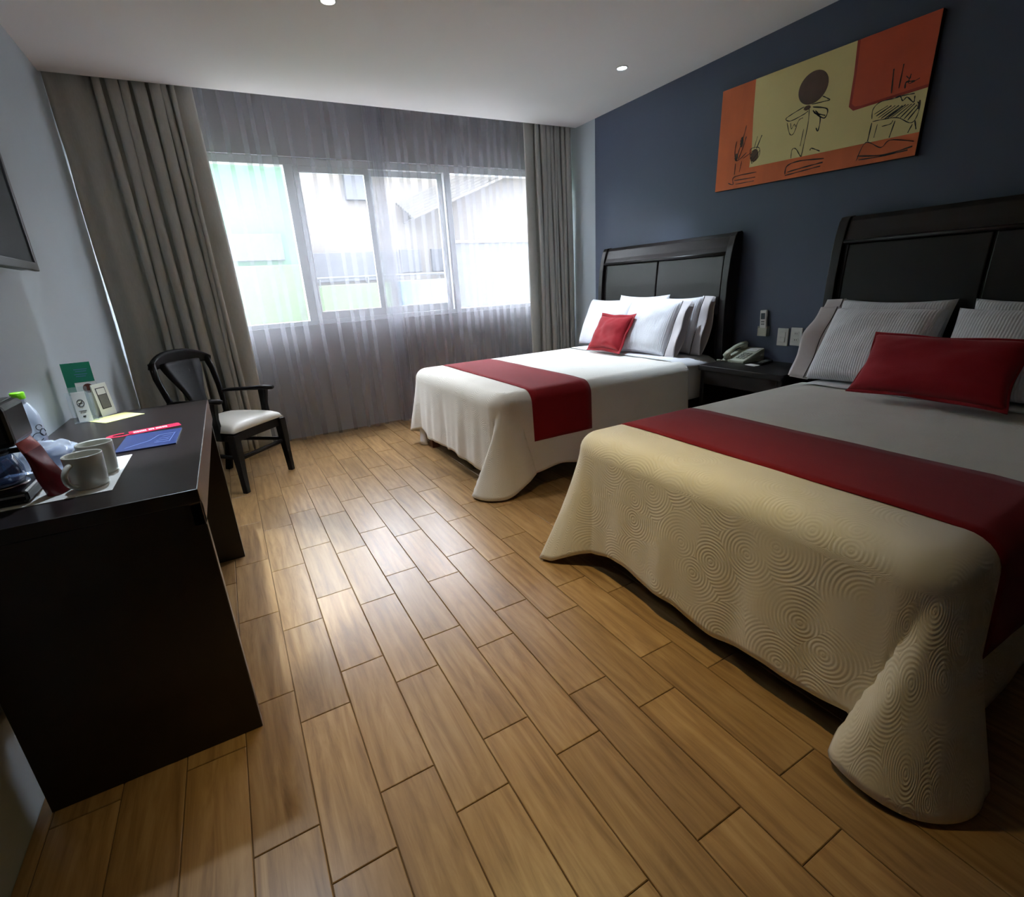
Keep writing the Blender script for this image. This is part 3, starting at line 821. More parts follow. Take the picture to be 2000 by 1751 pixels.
cl1.lobes = (dict(kind='near', c0=0.0, c1=0.085, soft=0.022, Af=0.055, As=0.04, pw=1.1, r0=0.10, r1=0.11, B=0.06, lap=0.045),
             dict(kind='far', c0=0.0, ra=0.12, rb=0.10, dir=(-0.75, 0.35), A=0.13, pw=1.2))
tag(cl1.mesh('coverlet', M['coverlet']), 'off-white coverlet hanging over the farther bed by the window', 'coverlet', 'off-white coverlets')
tag(runner('bed_runner', cl1, 2.075, 2.495, 0.30, 0.30, M['runner']), 'red runner across the foot of the farther bed', 'bed runner', 'red bed runners')
# nearer bed
B2 = dict(xf=1.825, yn=0.335, yf=1.655, zt=0.572)
make_headboard(0.35, 1.745, 'dark wooden headboard of the nearer bed at the right edge')
make_bed(B2['xf'] + 0.02, B2['yn'] + 0.015, B2['yf'] - 0.015, B2['zt'], 'nearer double bed at the right with a white mattress on short brown legs', 0.28)
def hem2(d):
    c = cl2; z = 0.088 + 0.014 * math.sin(8 * d + 1) + 0.008 * math.sin(21 * d)
    z -= 0.08 * (1 - smooth(c.cn + 0.10, c.cn + 0.115, d)) * (1 - smooth(0.13, 0.19, c.cn - d)); z -= 0.09 * math.exp(-((d - c.cf) / 0.08) ** 2)
    return max(0.012, z)
cl2 = Cloth(B2['xf'], XH, B2['yn'], B2['yf'], B2['zt'], hem=hem2, wr=0.0055, seed=5)
cl2.lobes = (dict(kind='near', c0=0.01, c1=0.095, soft=0.022, Af=0.06, As=0.085, pw=1.05, r0=0.15, r1=0.02, B=0.02, lap=0.03),
             dict(kind='far', c0=0.0, ra=0.13, rb=0.10, dir=(-0.95, 0.22), A=0.20, pw=1.25))
tag(cl2.mesh('coverlet', M['coverlet']), 'off-white coverlet with a swirl pattern hanging over the nearer bed', 'coverlet', 'off-white coverlets')
tag(runner('bed_runner', cl2, 2.05, 2.47, 0.27, 0.27, M['runner']), 'dark red runner across the foot of the nearer bed', 'bed runner', 'red bed runners')
# turned-down sheet edge at the head of each coverlet
def sheet_fold(cl, label):
    bm = bmesh.new(); pts = []
    n = 30
    for k in range(n + 1):
        y = cl.yn + 0.03 + (cl.yf - cl.yn - 0.06) * k / n; e = min(k, n - k) / 3.0
        zz = cl.zt + 0.006 - 0.05 * max(0.0, 1 - e) ** 2
        pts.append((XH + 0.004 + 0.004 * math.sin(k), y, zz))
    rows = []
    for dx, dz in ((-0.055, 0.0045), (-0.056, 0.010), (-0.03, 0.013), (0.03, 0.013), (0.16, 0.008), (0.325, 0.002)):
        rows.append([(p[0] + dx, p[1], p[2] + dz) for p in pts])
    o = solidify(grid_mesh('top_sheet', rows, M['linen']), 0.003)
    tag(o, label, 'sheet', 'white top sheets')
sheet_fold(cl1, 'white top sheet folded under the pillows of the farther bed')
sheet_fold(cl2, 'white top sheet folded under the pillows of the nearer bed')

zp = 0.61
make_pillow((3.545, 3.50, zp + 0.195), 0, math.radians(24), 'white pillow at the window side of the farther bed, behind the red cushion', 'white pillows on the farther bed', seed=1, flange=0, w=0.60)
make_pillow((3.618, 3.17, zp + 0.210), 0.0, math.radians(10), 'white pillow at the very back in the middle of the farther bed', 'white pillows on the farther bed', seed=2, flange=0, w=0.56, t=0.13)
make_pillow((3.605, 2.80, zp + 0.200), 0.02, math.radians(16), 'white pillow with an open dark-piped end closest to the headboard of the farther bed', 'white pillows on the farther bed', seed=3, w=0.46, t=0.14)
make_pillow((3.445, 2.90, zp + 0.185), 0.05, math.radians(25), 'white pillow with an open dark-piped end in front on the farther bed', 'white pillows on the farther bed', seed=4, w=0.50, t=0.16)
make_cushion((3.302, 3.16, zp + 0.148), 0.0, math.radians(30), 'bright red cushion propped on the farther bed', seed=1, w=0.37, h=0.29)

zq = 0.59
make_pillow((3.59, 1.36, zq + 0.20), 0, math.radians(18), 'white pillow closest to the headboard on the nightstand side of the nearer bed', 'white pillows on the nearer bed', seed=6, flange=-1, w=0.52, t=0.14)
make_pillow((3.43, 1.328, zq + 0.185), 0.0, math.radians(32), 'white pillow with a dark-piped end in front on the nightstand side of the nearer bed', 'white pillows on the nearer bed', seed=7, flange=-1, w=0.505, t=0.17)
make_pillow((3.60, 0.76, zq + 0.20), 0, math.radians(18), 'white pillow behind at the right edge of the nearer bed', 'white pillows on the nearer bed', seed=8, flange=1, w=0.56, t=0.14)
make_pillow((3.44, 0.75, zq + 0.185), 0, math.radians(30), 'white pillow in front at the right edge of the nearer bed', 'white pillows on the nearer bed', seed=9, flange=1, w=0.60, t=0.16)
make_cushion((3.19, 0.965, zq + 0.150), 0.0, math.radians(35), 'dark red cushion propped on the nearer bed', seed=3, w=0.56, h=0.29, fl=0.016, t=0.15)

# ------------------------------------------------------------------ nightstand and what stands on it
NZ = 0.578
g = tag(empty('nightstand', (3.60, 2.06, 0)), 'dark wooden nightstand between the two beds', 'nightstand')
place(box('top', 3.40, 3.82, 1.765, 2.365, NZ - 0.035, NZ, M['dark_wood']), g)
for y in (1.77, 2.33): place(box('side_panel', 3.42, 3.815, y, y + 0.03, 0.0, NZ - 0.035, M['dark_wood']), g)
place(box('back_panel', 3.795, 3.815, 1.80, 2.33, 0.05, NZ - 0.035, M['dark_wood']), g)
place(box('front_rail', 3.415, 3.435, 1.80, 2.33, NZ - 0.125, NZ - 0.035, M['dark_wood']), g)
place(box('shelf', 3.43, 3.795, 1.80, 2.33, 0.24, 0.26, M['dark_wood']), g)
place(box('bottom_shelf', 3.43, 3.795, 1.80, 2.33, 0.05, 0.07, M['dark_wood']), g)

def root_box(name, x0, x1, y0, y1, z0, z1, m, parent, bev=0.002, Mx=None):
    o = box(name, x0, x1, y0, y1, z0, z1, m, parent, bev, 2, Mx); return o

# telephone: local +y points to the back, x right
g = tag(empty('telephone', (3.712, 2.255, NZ), math.radians(-91)), 'beige desk telephone on the nightstand', 'telephone')
bm = bmesh.new()
side = [(-0.105, 0.0), (-0.105, 0.018), (0.095, 0.083), (0.103, 0.076), (0.103, 0.0)]
add_prism(bm, side, 0.17, Matrix(((0, 0, 1, -0.085), (1, 0, 0, 0), (0, 1, 0, 0), (0, 0, 0, 1))), 0.004)
ph = bm_obj('body', bm, M['phone'], g)
sl = math.atan2(0.065, 0.20)
Mt = Matrix.Translation((0, -0.105, 0.0185)) @ Matrix.Rotation(sl, 4, 'X')
for r in range(4):
    for c in range(3):
        x = 0.0 + c * 0.024; y = 0.030 + r * 0.024
        root_box('key', x, x + 0.018, y, y + 0.015, 0.0, 0.005, M['phone_key'], g, 0.0015, Mt)
root_box('display', -0.005, 0.072, 0.145, 0.195, 0.0, 0.003, M['white_plastic'], g, 0.001, Mt)
bm = bmesh.new()
add_tube(bm, [Mt @ Vector(p) for p in ((-0.055, 0.0, 0.026), (-0.055, 0.03, 0.036), (-0.055, 0.1, 0.044), (-0.055, 0.17, 0.036), (-0.055, 0.208, 0.026))], [0.022, 0.021, 0.016, 0.021, 0.022], 12, None, 0.75)
for y in (0.015, 0.19):
    t = Mt @ Matrix.Translation((-0.055, y, 0.0)); add_lathe(bm, [(0, 0.0), (0.022, 0.0), (0.024, 0.012), (0.02, 0.03), (0, 0.032)], 16, t)
bm_obj('handset', bm, M['phone'], g, True)
bm = bmesh.new(); pts = []
for k in range(60):
    f = k / 59; a = f * 40; pts.append((-0.055 - 0.05 * math.sin(f * math.pi) + 0.006 * math.cos(a), -0.115 - 0.03 * math.sin(math.pi * f) + 0.0 * f + 0.03 * f, 0.009 + 0.005 * math.sin(a)))
add_tube(bm, pts, 0.0025, 6); bm_obj('cord', bm, M['phone'], g, True)
g = tag(empty('remote_control', (3.70, 2.085, NZ), math.radians(-78)), 'black television remote lying on the nightstand', 'remote control')
root_box('body', -0.023, 0.023, -0.08, 0.08, 0.0, 0.016, M['black_plastic'], g, 0.004)
for r in range(5):
    for c in range(3): root_box('button', -0.015 + c * 0.011, -0.007 + c * 0.011, -0.06 + r * 0.022, -0.05 + r * 0.022, 0.015, 0.018, M['grey_plastic'], g, 0.001)
g = box('note_card', -0.04, 0.04, -0.025, 0.025, 0, 0.003, M['paper'], None, 0.0005); g.location = (3.60, 2.10, NZ); g.rotation_euler = (0, 0, math.radians(80))
tag(g, 'small pale card beside the telephone on the nightstand', 'card')

# wall plates and air-conditioner remote
for (yc, zc, label, kind) in ((2.056, 0.740, 'white wall plate with a switch, next to the remote holder', 's'), (1.965, 0.747, 'white wall plate with a socket, next to the pillows of the nearer bed', 'o')):
    g = tag(empty('wall_plate', (XR, yc, zc)), label, 'wall plate', 'white wall plates')
    root_box('plate', -0.009, 0.0, -0.038, 0.038, -0.057, 0.057, M['white_plastic'], g, 0.003)
    if kind == 's':
        for z in (-0.018, 0.018): root_box('rocker', -0.013, -0.008, -0.019, 0.019, z - 0.015, z + 0.015, M['white_plastic'], g, 0.002)
    else:
        for z in (-0.02, 0.02):
            root_box('socket_face', -0.011, -0.008, -0.017, 0.017, z - 0.014, z + 0.014, M['white_plastic'], g, 0.002)
            for y in (-0.006, 0.006): root_box('slot', -0.0116, -0.0105, y - 0.0015, y + 0.0015, z - 0.005, z + 0.005, M['ink'], g, 0)
g = tag(empty('remote_holder', (XR, 2.192, 0.775)), 'beige plastic holder on the blue wall above the telephone', 'remote holder')
bm = bmesh.new(); add_box(bm, -0.032, 0.0, -0.034, -0.029, -0.03, 0.03, 0.001); add_box(bm, -0.032, 0.0, 0.029, 0.034, -0.03, 0.03, 0.001)
add_box(bm, -0.032, -0.028, -0.034, 0.034, -0.03, 0.02, 0.001); add_box(bm, -0.004, 0, -0.034, 0.034, -0.03, 0.03, 0.001); add_box(bm, -0.032, 0, -0.034, 0.034, -0.034, -0.029, 0.001)
bm_obj('pocket', bm, M['phone'], g)
g = tag(empty('remote_control', (XR - 0.016, 2.192, 0.746)), 'white air-conditioner remote standing in the wall holder', 'remote control')
Mx = Matrix.Rotation(math.radians(-3), 4, 'X')
root_box('body', -0.010, 0.010, -0.024, 0.024, 0.0, 0.165, M['white_plastic'], g, 0.006, Mx)
root_box('display', -0.0112, -0.0095, -0.015, 0.015, 0.105, 0.145, M['lcd'], g, 0.001, Mx)
for z in (0.085, 0.068): root_box('button', -0.012, -0.0095, -0.012, 0.012, z, z + 0.010, M['grey_plastic'], g, 0.001, Mx)

# ------------------------------------------------------------------ painting
M['art_cream'] = mat('art_cream', (222, 206, 144), rough=0.6, var=0.06, vscale=5)
M['art_orange'] = mat('art_orange', (204, 98, 42), rough=0.55, var=0.4, vscale=4.5, stretch=(1, 1.4, 0.5))
M['art_red'] = mat('art_red', (190, 72, 30), rough=0.55, var=0.45, vscale=3.5)
M['art_redline'] = mat('art_redline', (150, 40, 18), rough=0.55, var=0.1)
M['art_disc'] = mat('art_disc', (84, 60, 46), rough=0.6, var=0.45, vscale=14)
M['art_edge'] = mat('art_edge', (40, 24, 22), rough=0.6, var=0.1)
g = tag(empty('painting'), 'wide abstract canvas in orange and cream on the blue wall', 'painting')
g.matrix_world = Matrix.Translation((XR - 0.002, 2.0445, 1.976)) @ Matrix.Rotation(math.radians(1.48), 4, 'X')
# local: u = -y, v = z, out of the wall = -x
def art_prism(name, poly, x0, d, m):
    bm = bmesh.new(); Mx = Matrix(((0, 0, -1, x0), (-1, 0, 0, 0), (0, 1, 0, 0), (0, 0, 0, 1)))
    add_prism(bm, poly, d, Mx); return bm_obj(name, bm, m, g)
root_box('stretched_canvas', -0.030, 0.0, -0.600, 0.600, -0.297, 0.297, M['art_edge'], g, 0.002)
art_prism('orange_field', [(-0.599, -0.296), (0.599, -0.296), (0.599, 0.296), (-0.599, 0.296)], -0.030, 0.0006, M['art_orange'])
art_prism('cream_field', [(-0.358, 0.296), (-0.352, 0.1), (-0.338, -0.10), (-0.345, -0.188), (0.1, -0.192), (0.599, -0.195), (0.599, 0.0), (0.24, 0.296)], -0.0306, 0.0005, M['art_cream'])
art_prism('red_border', [(0.230, 0.296), (0.237, 0.147), (0.236, 0.0), (0.262, -0.024), (0.30, -0.022), (0.599, -0.010), (0.599, 0.296)], -0.0308, 0.0004, M['art_redline'])
art_prism('red_field', [(0.245, 0.296), (0.250, 0.147), (0.25, 0.01), (0.268, -0.006), (0.30, -0.010), (0.599, 0.004), (0.599, 0.296)], -0.0311, 0.0004, M['art_red'])
art_prism('disc', [(0.020 + 0.085 * math.cos(a * math.pi / 20), 0.148 + 0.080 * math.sin(a * math.pi / 20)) for a in range(40)], -0.0311, 0.0006, M['art_disc'])
STROKES = [[(0.012, 0.057), (0.018, -0.03), (0.002, -0.191)], [(-0.004, -0.049), (-0.013, -0.134)], [(-0.018, 0.065), (-0.09, 0.045), (-0.125, 0.029), (-0.092, 0.012), (-0.019, 0.026), (0.008, 0.037)], [(-0.114, 0.007), (-0.089, -0.055), (-0.066, -0.06), (-0.049, -0.02)], [(-0.091, 0.002), (-0.082, -0.031), (-0.066, -0.01), (-0.056, -0.024), (-0.039, 0.005), (-0.017, 0.01)], [(0.025, 0.066), (0.121, 0.061), (0.113, 0.072), (0.082, 0.091)], [(0.034, 0.051), (0.118, 0.021), (0.111, -0.021), (0.061, 0.009), (0.037, 0.033)], [(0.052, 0.029), (0.086, -0.015), (0.083, -0.077), (0.069, -0.059)], [(0.046, 0.018), (0.113, -0.009)], [(-0.062, -0.189), (-0.061, -0.144), (-0.039, -0.142), (-0.01, -0.179), (0.002, -0.191)], [(0.051, -0.169), (0.06, -0.159), (0.11, -0.183)], [(0.366, -0.087), (0.364, -0.043), (0.394, -0.018), (0.461, -0.019), (0.493, -0.017), (0.546, -0.021)], [(0.371, -0.099), (0.426, -0.101), (0.49, -0.11), (0.55, -0.146), (0.573, -0.13), (0.579, -0.08), (0.565, -0.061)], [(0.374, -0.067), (0.433, -0.044)], [(0.396, -0.089), (0.468, -0.052)], [(0.385, -0.078), (0.45, -0.048)], [(0.41, -0.095), (0.485, -0.056)], [(0.426, -0.101), (0.502, -0.061)], [(0.44, -0.101), (0.515, -0.06)], [(0.455, -0.102), (0.528, -0.062)], [(0.478, -0.107), (0.542, -0.064)], [(0.501, -0.113), (0.555, -0.065)], [(0.52, -0.122), (0.566, -0.074)], [(0.537, -0.132), (0.575, -0.084)], [(0.369, -0.104), (0.363, -0.187)], [(0.398, -0.117), (0.391, -0.176)], [(0.48, -0.12), (0.466, -0.192)], [(0.57, -0.14), (0.582, -0.18)], [(0.562, -0.154), (0.548, -0.188)], [(0.421, -0.132), (0.46, -0.13), (0.469, -0.117)], [(0.461, -0.019), (0.482, -0.015), (0.498, -0.039), (0.516, -0.029), (0.548, -0.058), (0.549, -0.032)], [(0.494, 0.065), (0.512, 0.049), (0.514, 0.068), (0.511, 0.029), (0.556, 0.039)], [(0.498, 0.012), (0.499, 0.038), (0.536, 0.032)], [(0.439, 0.007), (0.431, 0.113)], [(0.47, 0.02), (0.473, 0.121)], [(0.32, -0.271), (0.355, -0.191), (0.433, -0.229), (0.474, -0.204), (0.583, -0.232)], [(0.322, -0.248), (0.458, -0.267), (0.581, -0.253)], [(0.332, -0.268), (0.447, -0.271), (0.563, -0.266)], [(-0.089, -0.269), (-0.08, -0.225), (-0.005, -0.212), (0.141, -0.226)], [(-0.075, -0.259), (0.031, -0.25), (0.137, -0.244)], [(-0.088, -0.276), (0.018, -0.268), (0.126, -0.261)], [(-0.453, -0.132), (-0.439, -0.091), (-0.406, 0.007), (-0.394, 0.059)], [(-0.434, -0.127), (-0.406, -0.063), (-0.387, -0.005)], [(-0.457, -0.017), (-0.464, -0.079), (-0.443, -0.133), (-0.374, -0.097)], [(-0.329, -0.168), (-0.349, -0.088), (-0.288, -0.086), (-0.281, -0.135), (-0.329, -0.168)], [(-0.324, -0.147), (-0.277, -0.101)], [(-0.305, -0.09), (-0.275, -0.021)], [(-0.322, -0.086), (-0.305, -0.022)], [(-0.398, -0.127), (-0.33, -0.099)], [(-0.451, -0.146), (-0.453, -0.211)], [(-0.405, -0.14), (-0.416, -0.202)], [(-0.496, -0.256), (-0.456, -0.269), (-0.451, -0.226), (-0.287, -0.223)], [(-0.448, -0.248), (-0.292, -0.251)], [(-0.436, -0.271), (-0.299, -0.271)]]
bm = bmesh.new(); rs = random.Random(4)
for st in STROKES:
    # smooth the polyline a little and give it a brush-like swelling
    P = [Vector((a, b)) for a, b in st]; Q = []
    for i in range(len(P) - 1):
        p0, p1, p2, p3 = P[max(i - 1, 0)], P[i], P[i + 1], P[min(i + 2, len(P) - 1)]
        for k in range(6):
            t = k / 6; Q.append(0.5 * ((2 * p1) + (p2 - p0) * t + (2 * p0 - 5 * p1 + 4 * p2 - p3) * t * t + (3 * p1 - p0 - 3 * p2 + p3) * t ** 3))
    Q.append(P[-1]); w = rs.uniform(0.0016, 0.0032)
    prev = None
    for i, q in enumerate(Q):
        d = (Q[min(i + 1, len(Q) - 1)] - Q[max(i - 1, 0)]); d = d.normalized() if d.length > 0 else Vector((1, 0)); nrm = Vector((-d.y, d.x)) * w * (0.6 + 0.6 * abs(math.sin(i * 0.7)))
        a, b = q + nrm, q - nrm
        va = bm.verts.new((-0.0321, -a.x, a.y)); vb = bm.verts.new((-0.0321, -b.x, b.y))
        if prev: bm.faces.new((prev[0], va, vb, prev[1]))
        prev = (va, vb)
bm_obj('ink_lines', bm, M['ink'], g)['kind'] = 'stuff'
for cx, cy, rx, ry in ((-0.315, -0.125, 0.028, 0.036), (-0.418, -0.03, 0.012, 0.03), (-0.45, -0.11, 0.012, 0.022), (0.575, -0.075, 0.006, 0.02), (0.0, 0.055, 0.02, 0.012)):
    art_prism('ink_blot', [(cx + rx * (1 + 0.2 * math.sin(3 * a)) * math.cos(a * math.pi / 10), cy + ry * math.sin(a * math.pi / 10)) for a in range(20)], -0.0314, 0.0005, M['art_disc'])

# ------------------------------------------------------------------ television on the left wall
g = tag(empty('television', (0.003, 2.08, 1.60)), 'black flat television on the left wall at the photo edge', 'television')
root_box('housing', 0.035, 0.075, -0.475, 0.475, -0.275, 0.28, M['black_plastic'], g, 0.006)
root_box('wall_bracket', 0.0, 0.036, -0.1, 0.1, -0.1, 0.1, M['black_matte'], g, 0.002)
bm = bmesh.new()
add_box(bm, 0.074, 0.090, -0.48, 0.48, 0.255, 0.285, 0.003); add_box(bm, 0.074, 0.090, -0.48, 0.48, -0.28, -0.25, 0.003)
add_box(bm, 0.074, 0.090, -0.48, -0.455, -0.255, 0.26, 0.003); add_box(bm, 0.074, 0.090, 0.455, 0.48, -0.255, 0.26, 0.003)
bm_obj('bezel', bm, M['bezel'], g)
root_box('screen', 0.074, 0.084, -0.457, 0.457, -0.252, 0.257, M['screen'], g, 0)

# ------------------------------------------------------------------ desk
DX, DY0, DY1, DZ = 0.5065, 1.37, 2.69, 0.748
g = tag(empty('desk', (0.27, 2.03, 0)), 'dark wooden desk along the left wall below the television', 'desk')
place(box('top', 0.004, DX, DY0, DY1, DZ - 0.035, DZ, M['desk_wood'], bev=0.0015), g)
place(box('front_apron', DX - 0.025, DX, DY0 + 0.001, DY1, DZ - 0.095, DZ - 0.035, M['desk_edge'], bev=0.001), g)
place(box('side_panel', 0.03, DX, DY0 + 0.001, DY0 + 0.036, 0.0, DZ - 0.036, M['desk_wood'], bev=0.0015), g)
place(box('side_panel', 0.03, DX, 2.525, 2.56, 0.0, DZ - 0.036, M['desk_wood'], bev=0.0015), g)
place(box('back_panel', 0.04, 0.06, DY0 + 0.036, 2.525, 0.25, DZ - 0.036, M['desk_wood'], bev=0.001), g)
place(box('edge_band', DX, DX + 0.0012, DY0, DY1, DZ - 0.034, DZ - 0.001, M['desk_edge'], bev=0), g)
place(box('edge_band', DX, DX + 0.0012, DY0 + 0.002, DY0 + 0.035, 0.001, DZ - 0.096, M['desk_edge'], bev=0), g)

# placemat
zt = DZ
o = box('placemat', 0.03, 0.32, 1.50, 1.845, zt, zt + 0.0018, M['paper'], None, 0.0005); tag(o, 'white paper placemat under the coffee things on the desk', 'placemat')
zt = DZ + 0.0018
def make_mug(x, y, rz, label):
    g = tag(empty('mug', (x, y, zt), rz), label, 'mug', 'white ceramic mugs')
    bm = bmesh.new(); add_lathe(bm, [(0, 0.004), (0.028, 0.0), (0.034, 0.0), (0.037, 0.006), (0.0405, 0.06), (0.0415, 0.084), (0.0405, 0.086), (0.0385, 0.083), (0.037, 0.05), (0.034, 0.010), (0.0, 0.007)], 40)
    bm_obj('cup', bm, M['ceramic'], g, True)
    bm = bmesh.new(); pts = []
    for k in range(13):
        a = math.radians(-80 + 160 * k / 12); pts.append((0.037 + 0.030 * math.cos(a), 0, 0.042 + 0.028 * math.sin(a)))
    add_tube(bm, pts, 0.0055, 10, None, 1.4, Vector((0, 1, 0))); bm_obj('handle', bm, M['ceramic'], g, True)
make_mug(0.268, 1.573, math.radians(-118), 'white ceramic mug in front, its handle towards the camera')
make_mug(0.272, 1.690, math.radians(150), 'white ceramic mug standing behind the front one')

# coffee maker
g = tag(empty('coffee_maker', (0.09, 1.615, zt)), 'black drip coffee maker at the left edge of the desk', 'coffee maker')
bm = bmesh.new(); add_box(bm, -0.085, 0.070, -0.095, 0.075, 0.0, 0.032, 0.010, 3); bm_obj('base', bm, M['black_plastic'], g)
bm = bmesh.new(); add_lathe(bm, [(0, 0), (0.052, 0.0), (0.054, 0.003), (0.05, 0.006), (0, 0.006)], 32, Matrix.Translation((0.005, -0.01, 0.031))); bm_obj('hot_plate', bm, M['chrome'], g, True)
root_box('rear_tower', -0.085, -0.05, -0.075, 0.07, 0.03, 0.22, M['black_plastic'], g, 0.008)
bm = bmesh.new(); add_box(bm, -0.085, 0.076, -0.075, 0.072, 0.132, 0.232, 0.014, 3); bm_obj('brew_head', bm, M['black_plastic'], g)
bm = bmesh.new(); add_box(bm, -0.075, 0.060, -0.060, 0.06, 0.231, 0.235, 0.0015); bm_obj('lid', bm, M['bezel'], g)
root_box('chrome_strip', -0.06, 0.066, -0.0975, -0.094, 0.020, 0.025, M['chrome'], g, 0.0005)
bm = bmesh.new(); add_lathe(bm, [(0, 0.0), (0.044, 0.0), (0.05, 0.012), (0.05, 0.035), (0.042, 0.06), (0.037, 0.072), (0.034, 0.072), (0.039, 0.06), (0.047, 0.035), (0.047, 0.012), (0.042, 0.003), (0, 0.003)], 32, Matrix.Translation((0.005, -0.01, 0.0375)))
ca = bm_obj('carafe', bm, M['carafe'], g, True)
bm = bmesh.new(); add_lathe(bm, [(0, 0.0), (0.036, 0.0), (0.04, 0.006), (0.036, 0.012), (0, 0.014)], 32, Matrix.Translation((0.005, -0.01, 0.109))); add_box(bm, 0.03, 0.080, -0.02, 0.0, 0.109, 0.120, 0.004)
add_tube(bm, [(0.072, -0.01, 0.114), (0.077, -0.01, 0.09), (0.072, -0.01, 0.055)], 0.007, 8); o = bm_obj('carafe_lid', bm, M['black_matte'], g)

# water bottle by the wall
g = tag(empty('water_bottle', (0.088, 1.93, DZ)), 'clear plastic water bottle with a lime green cap by the wall', 'bottle')
bm = bmesh.new(); add_lathe(bm, [(0, 0.003), (0.026, 0.0), (0.032, 0.006), (0.032, 0.05), (0.030, 0.056), (0.032, 0.062), (0.032, 0.13), (0.029, 0.155), (0.018, 0.180), (0.0135, 0.188), (0.0135, 0.200)], 28)
bm_obj('body', bm, M['clear_plastic'], g, True)
bm = bmesh.new(); add_lathe(bm, [(0.0165, 0.197), (0.0165, 0.214), (0.015, 0.216), (0, 0.216)], 24); bm_obj('cap', bm, M['lime'], g, True)
bm = bmesh.new()   # dark printed squiggles on the front of the bottle
for k, (a0, z0, r0) in enumerate(((-0.9, 0.085, 0.012), (-0.35, 0.095, 0.010), (-0.6, 0.112, 0.008))):
    pts = []
    for q in range(20):
        t = q / 19 * 2 * math.pi * 0.9; a = a0 + r0 / 0.033 * math.cos(t) * 1.1; pts.append((0.0326 * math.cos(a), 0.0326 * math.sin(a), z0 + r0 * math.sin(t)))
    add_tube(bm, pts, 0.0011, 5)
bm_obj('print', bm, M['ink'], g, True)

# coffee sachet standing up
def bag_rows():
    rows = []
    for i in range(17):
        t = i / 16; z = 0.172 * t; row = []
        wd = 0.050 * (1.0 - 0.10 * t) * (1 + 0.05 * math.sin(5 * t)); th = 0.020 * (1 - t) ** 0.7 + 0.002
        for k in range(28):
            a = 2 * math.pi * k / 28
            row.append((wd * math.copysign(abs(math.cos(a)) ** 0.6, math.cos(a)), th * math.sin(a) + 0.012 * math.sin(2.2 * t) * 0 + 0.003 * math.sin(11 * t + 3 * math.cos(a)) * t, z))
        rows.append(row)
    return rows
g = tag(empty('coffee_sachet', (0.205, 1.575, zt), math.radians(74)), 'dark red foil coffee sachet standing between coffee maker and mug', 'sachet')
R_ = bag_rows()
lean = Matrix.Rotation(math.radians(-6), 4, 'Y') @ Matrix.Rotation(math.radians(-10), 4, 'X')
R1 = [[tuple(lean @ Vector((p[0] * 0.66, p[1] * 0.9, p[2] * 0.86))) for p in r] for r in R_]
grid_mesh('pouch', R1[:14], M['red_foil'], g, closed=True)
grid_mesh('crimped_top', R1[13:], M['red_foil_top'], g, closed=True)

# wrapped plastic cups in a clear bag
g = tag(empty('wrapped_cups', (0.155, 1.775, zt)), 'plastic cups in a clear bag lying behind the mugs', 'cups')
bm = bmesh.new()
t = bmesh.new(); bmesh.ops.create_icosphere(t, subdivisions=4, radius=1.0)
for v in t.verts:
    n = v.co.copy(); k = 1 + 0.22 * noise.noise(n * 2.3) + 0.09 * noise.noise(n * 6)
    v.co = Vector((n.x * 0.068 * k, n.y * 0.058 * k, 0.046 + n.z * 0.046 * k))
    v.co.z = max(0.001, v.co.z)
merge(bm, t); bm_obj('clear_bag', bm, M['clear_plastic'], g, True)
for dx, rz in ((-0.012, 0.3), (0.022, 0.5)):
    bm = bmesh.new(); Mx = Matrix.Translation((dx, 0, 0.041)) @ Matrix.Rotation(rz, 4, 'Z') @ Matrix.Rotation(math.radians(90), 4, 'Y') @ Matrix.Translation((0, 0, -0.03))
    add_lathe(bm, [(0, 0), (0.024, 0), (0.031, 0.065), (0.033, 0.066), (0.032, 0.068), (0.0295, 0.065), (0.022, 0.003), (0, 0.003)], 28, Mx); bm_obj('cup', bm, M['clear_plastic'], g, True)

# leaflet and door hanger
g = tag(empty('blue_folder', (0.352, 2.005, DZ), math.radians(-1)), 'blue glossy folder lying on the desk', 'folder')
root_box('cover', -0.082, 0.082, -0.115, 0.115, 0.0, 0.005, M['blue_print'], g, 0.0008)
bm = bmesh.new()
for a, b in (((-0.06, -0.08), (0.0, -0.02)), ((0.0, -0.02), (0.02, 0.05)), ((0.02, 0.05), (0.066, 0.05)), ((0.066, 0.05), (0.06, -0.07)), ((0.02, -0.06), (0.06, -0.07)), ((0.03, 0.02), (0.06, 0.02)), ((0.025, -0.01), (0.058, -0.012)), ((0.02, -0.035), (0.056, -0.04))):
    add_tube(bm, [(a[0], a[1], 0.005), (b[0], b[1], 0.005)], 0.0012, 5, None, 0.3)
bm_obj('print', bm, M['blue_pale'], g)
g = tag(empty('door_hanger', (0.305, 2.185, DZ), math.radians(13)), 'pink door hanger with white print lying against the blue folder', 'door hanger')
def hanger():
    P = [(-0.035, -0.030), (0.115, -0.030), (0.122, -0.024), (0.122, 0.024), (0.115, 0.030), (-0.035, 0.030), (-0.035, 0.012)]
    arc = [(-0.068 + 0.022 * math.cos(a), 0.0 + 0.020 * math.sin(a)) for a in [math.radians(x) for x in (40, 70, 110, 150, 180, 215, 250, 285, 320)]]
    o_ = [(-0.068 + 0.042 * math.cos(a), 0.0 + 0.030 * math.sin(a)) for a in [math.radians(x) for x in (300, 270, 240, 210, 180, 150, 120, 95)]]
    return P[:6], arc, o_
bm = bmesh.new()
add_prism(bm, [(-0.035, -0.030), (0.115, -0.030), (0.122, -0.024), (0.122, 0.024), (0.115, 0.030), (-0.035, 0.030)], 0.0012)
prev = None
ring = [(math.radians(a), 0.030 if a < 300 else 0.03) for a in range(75, 341, 15)]
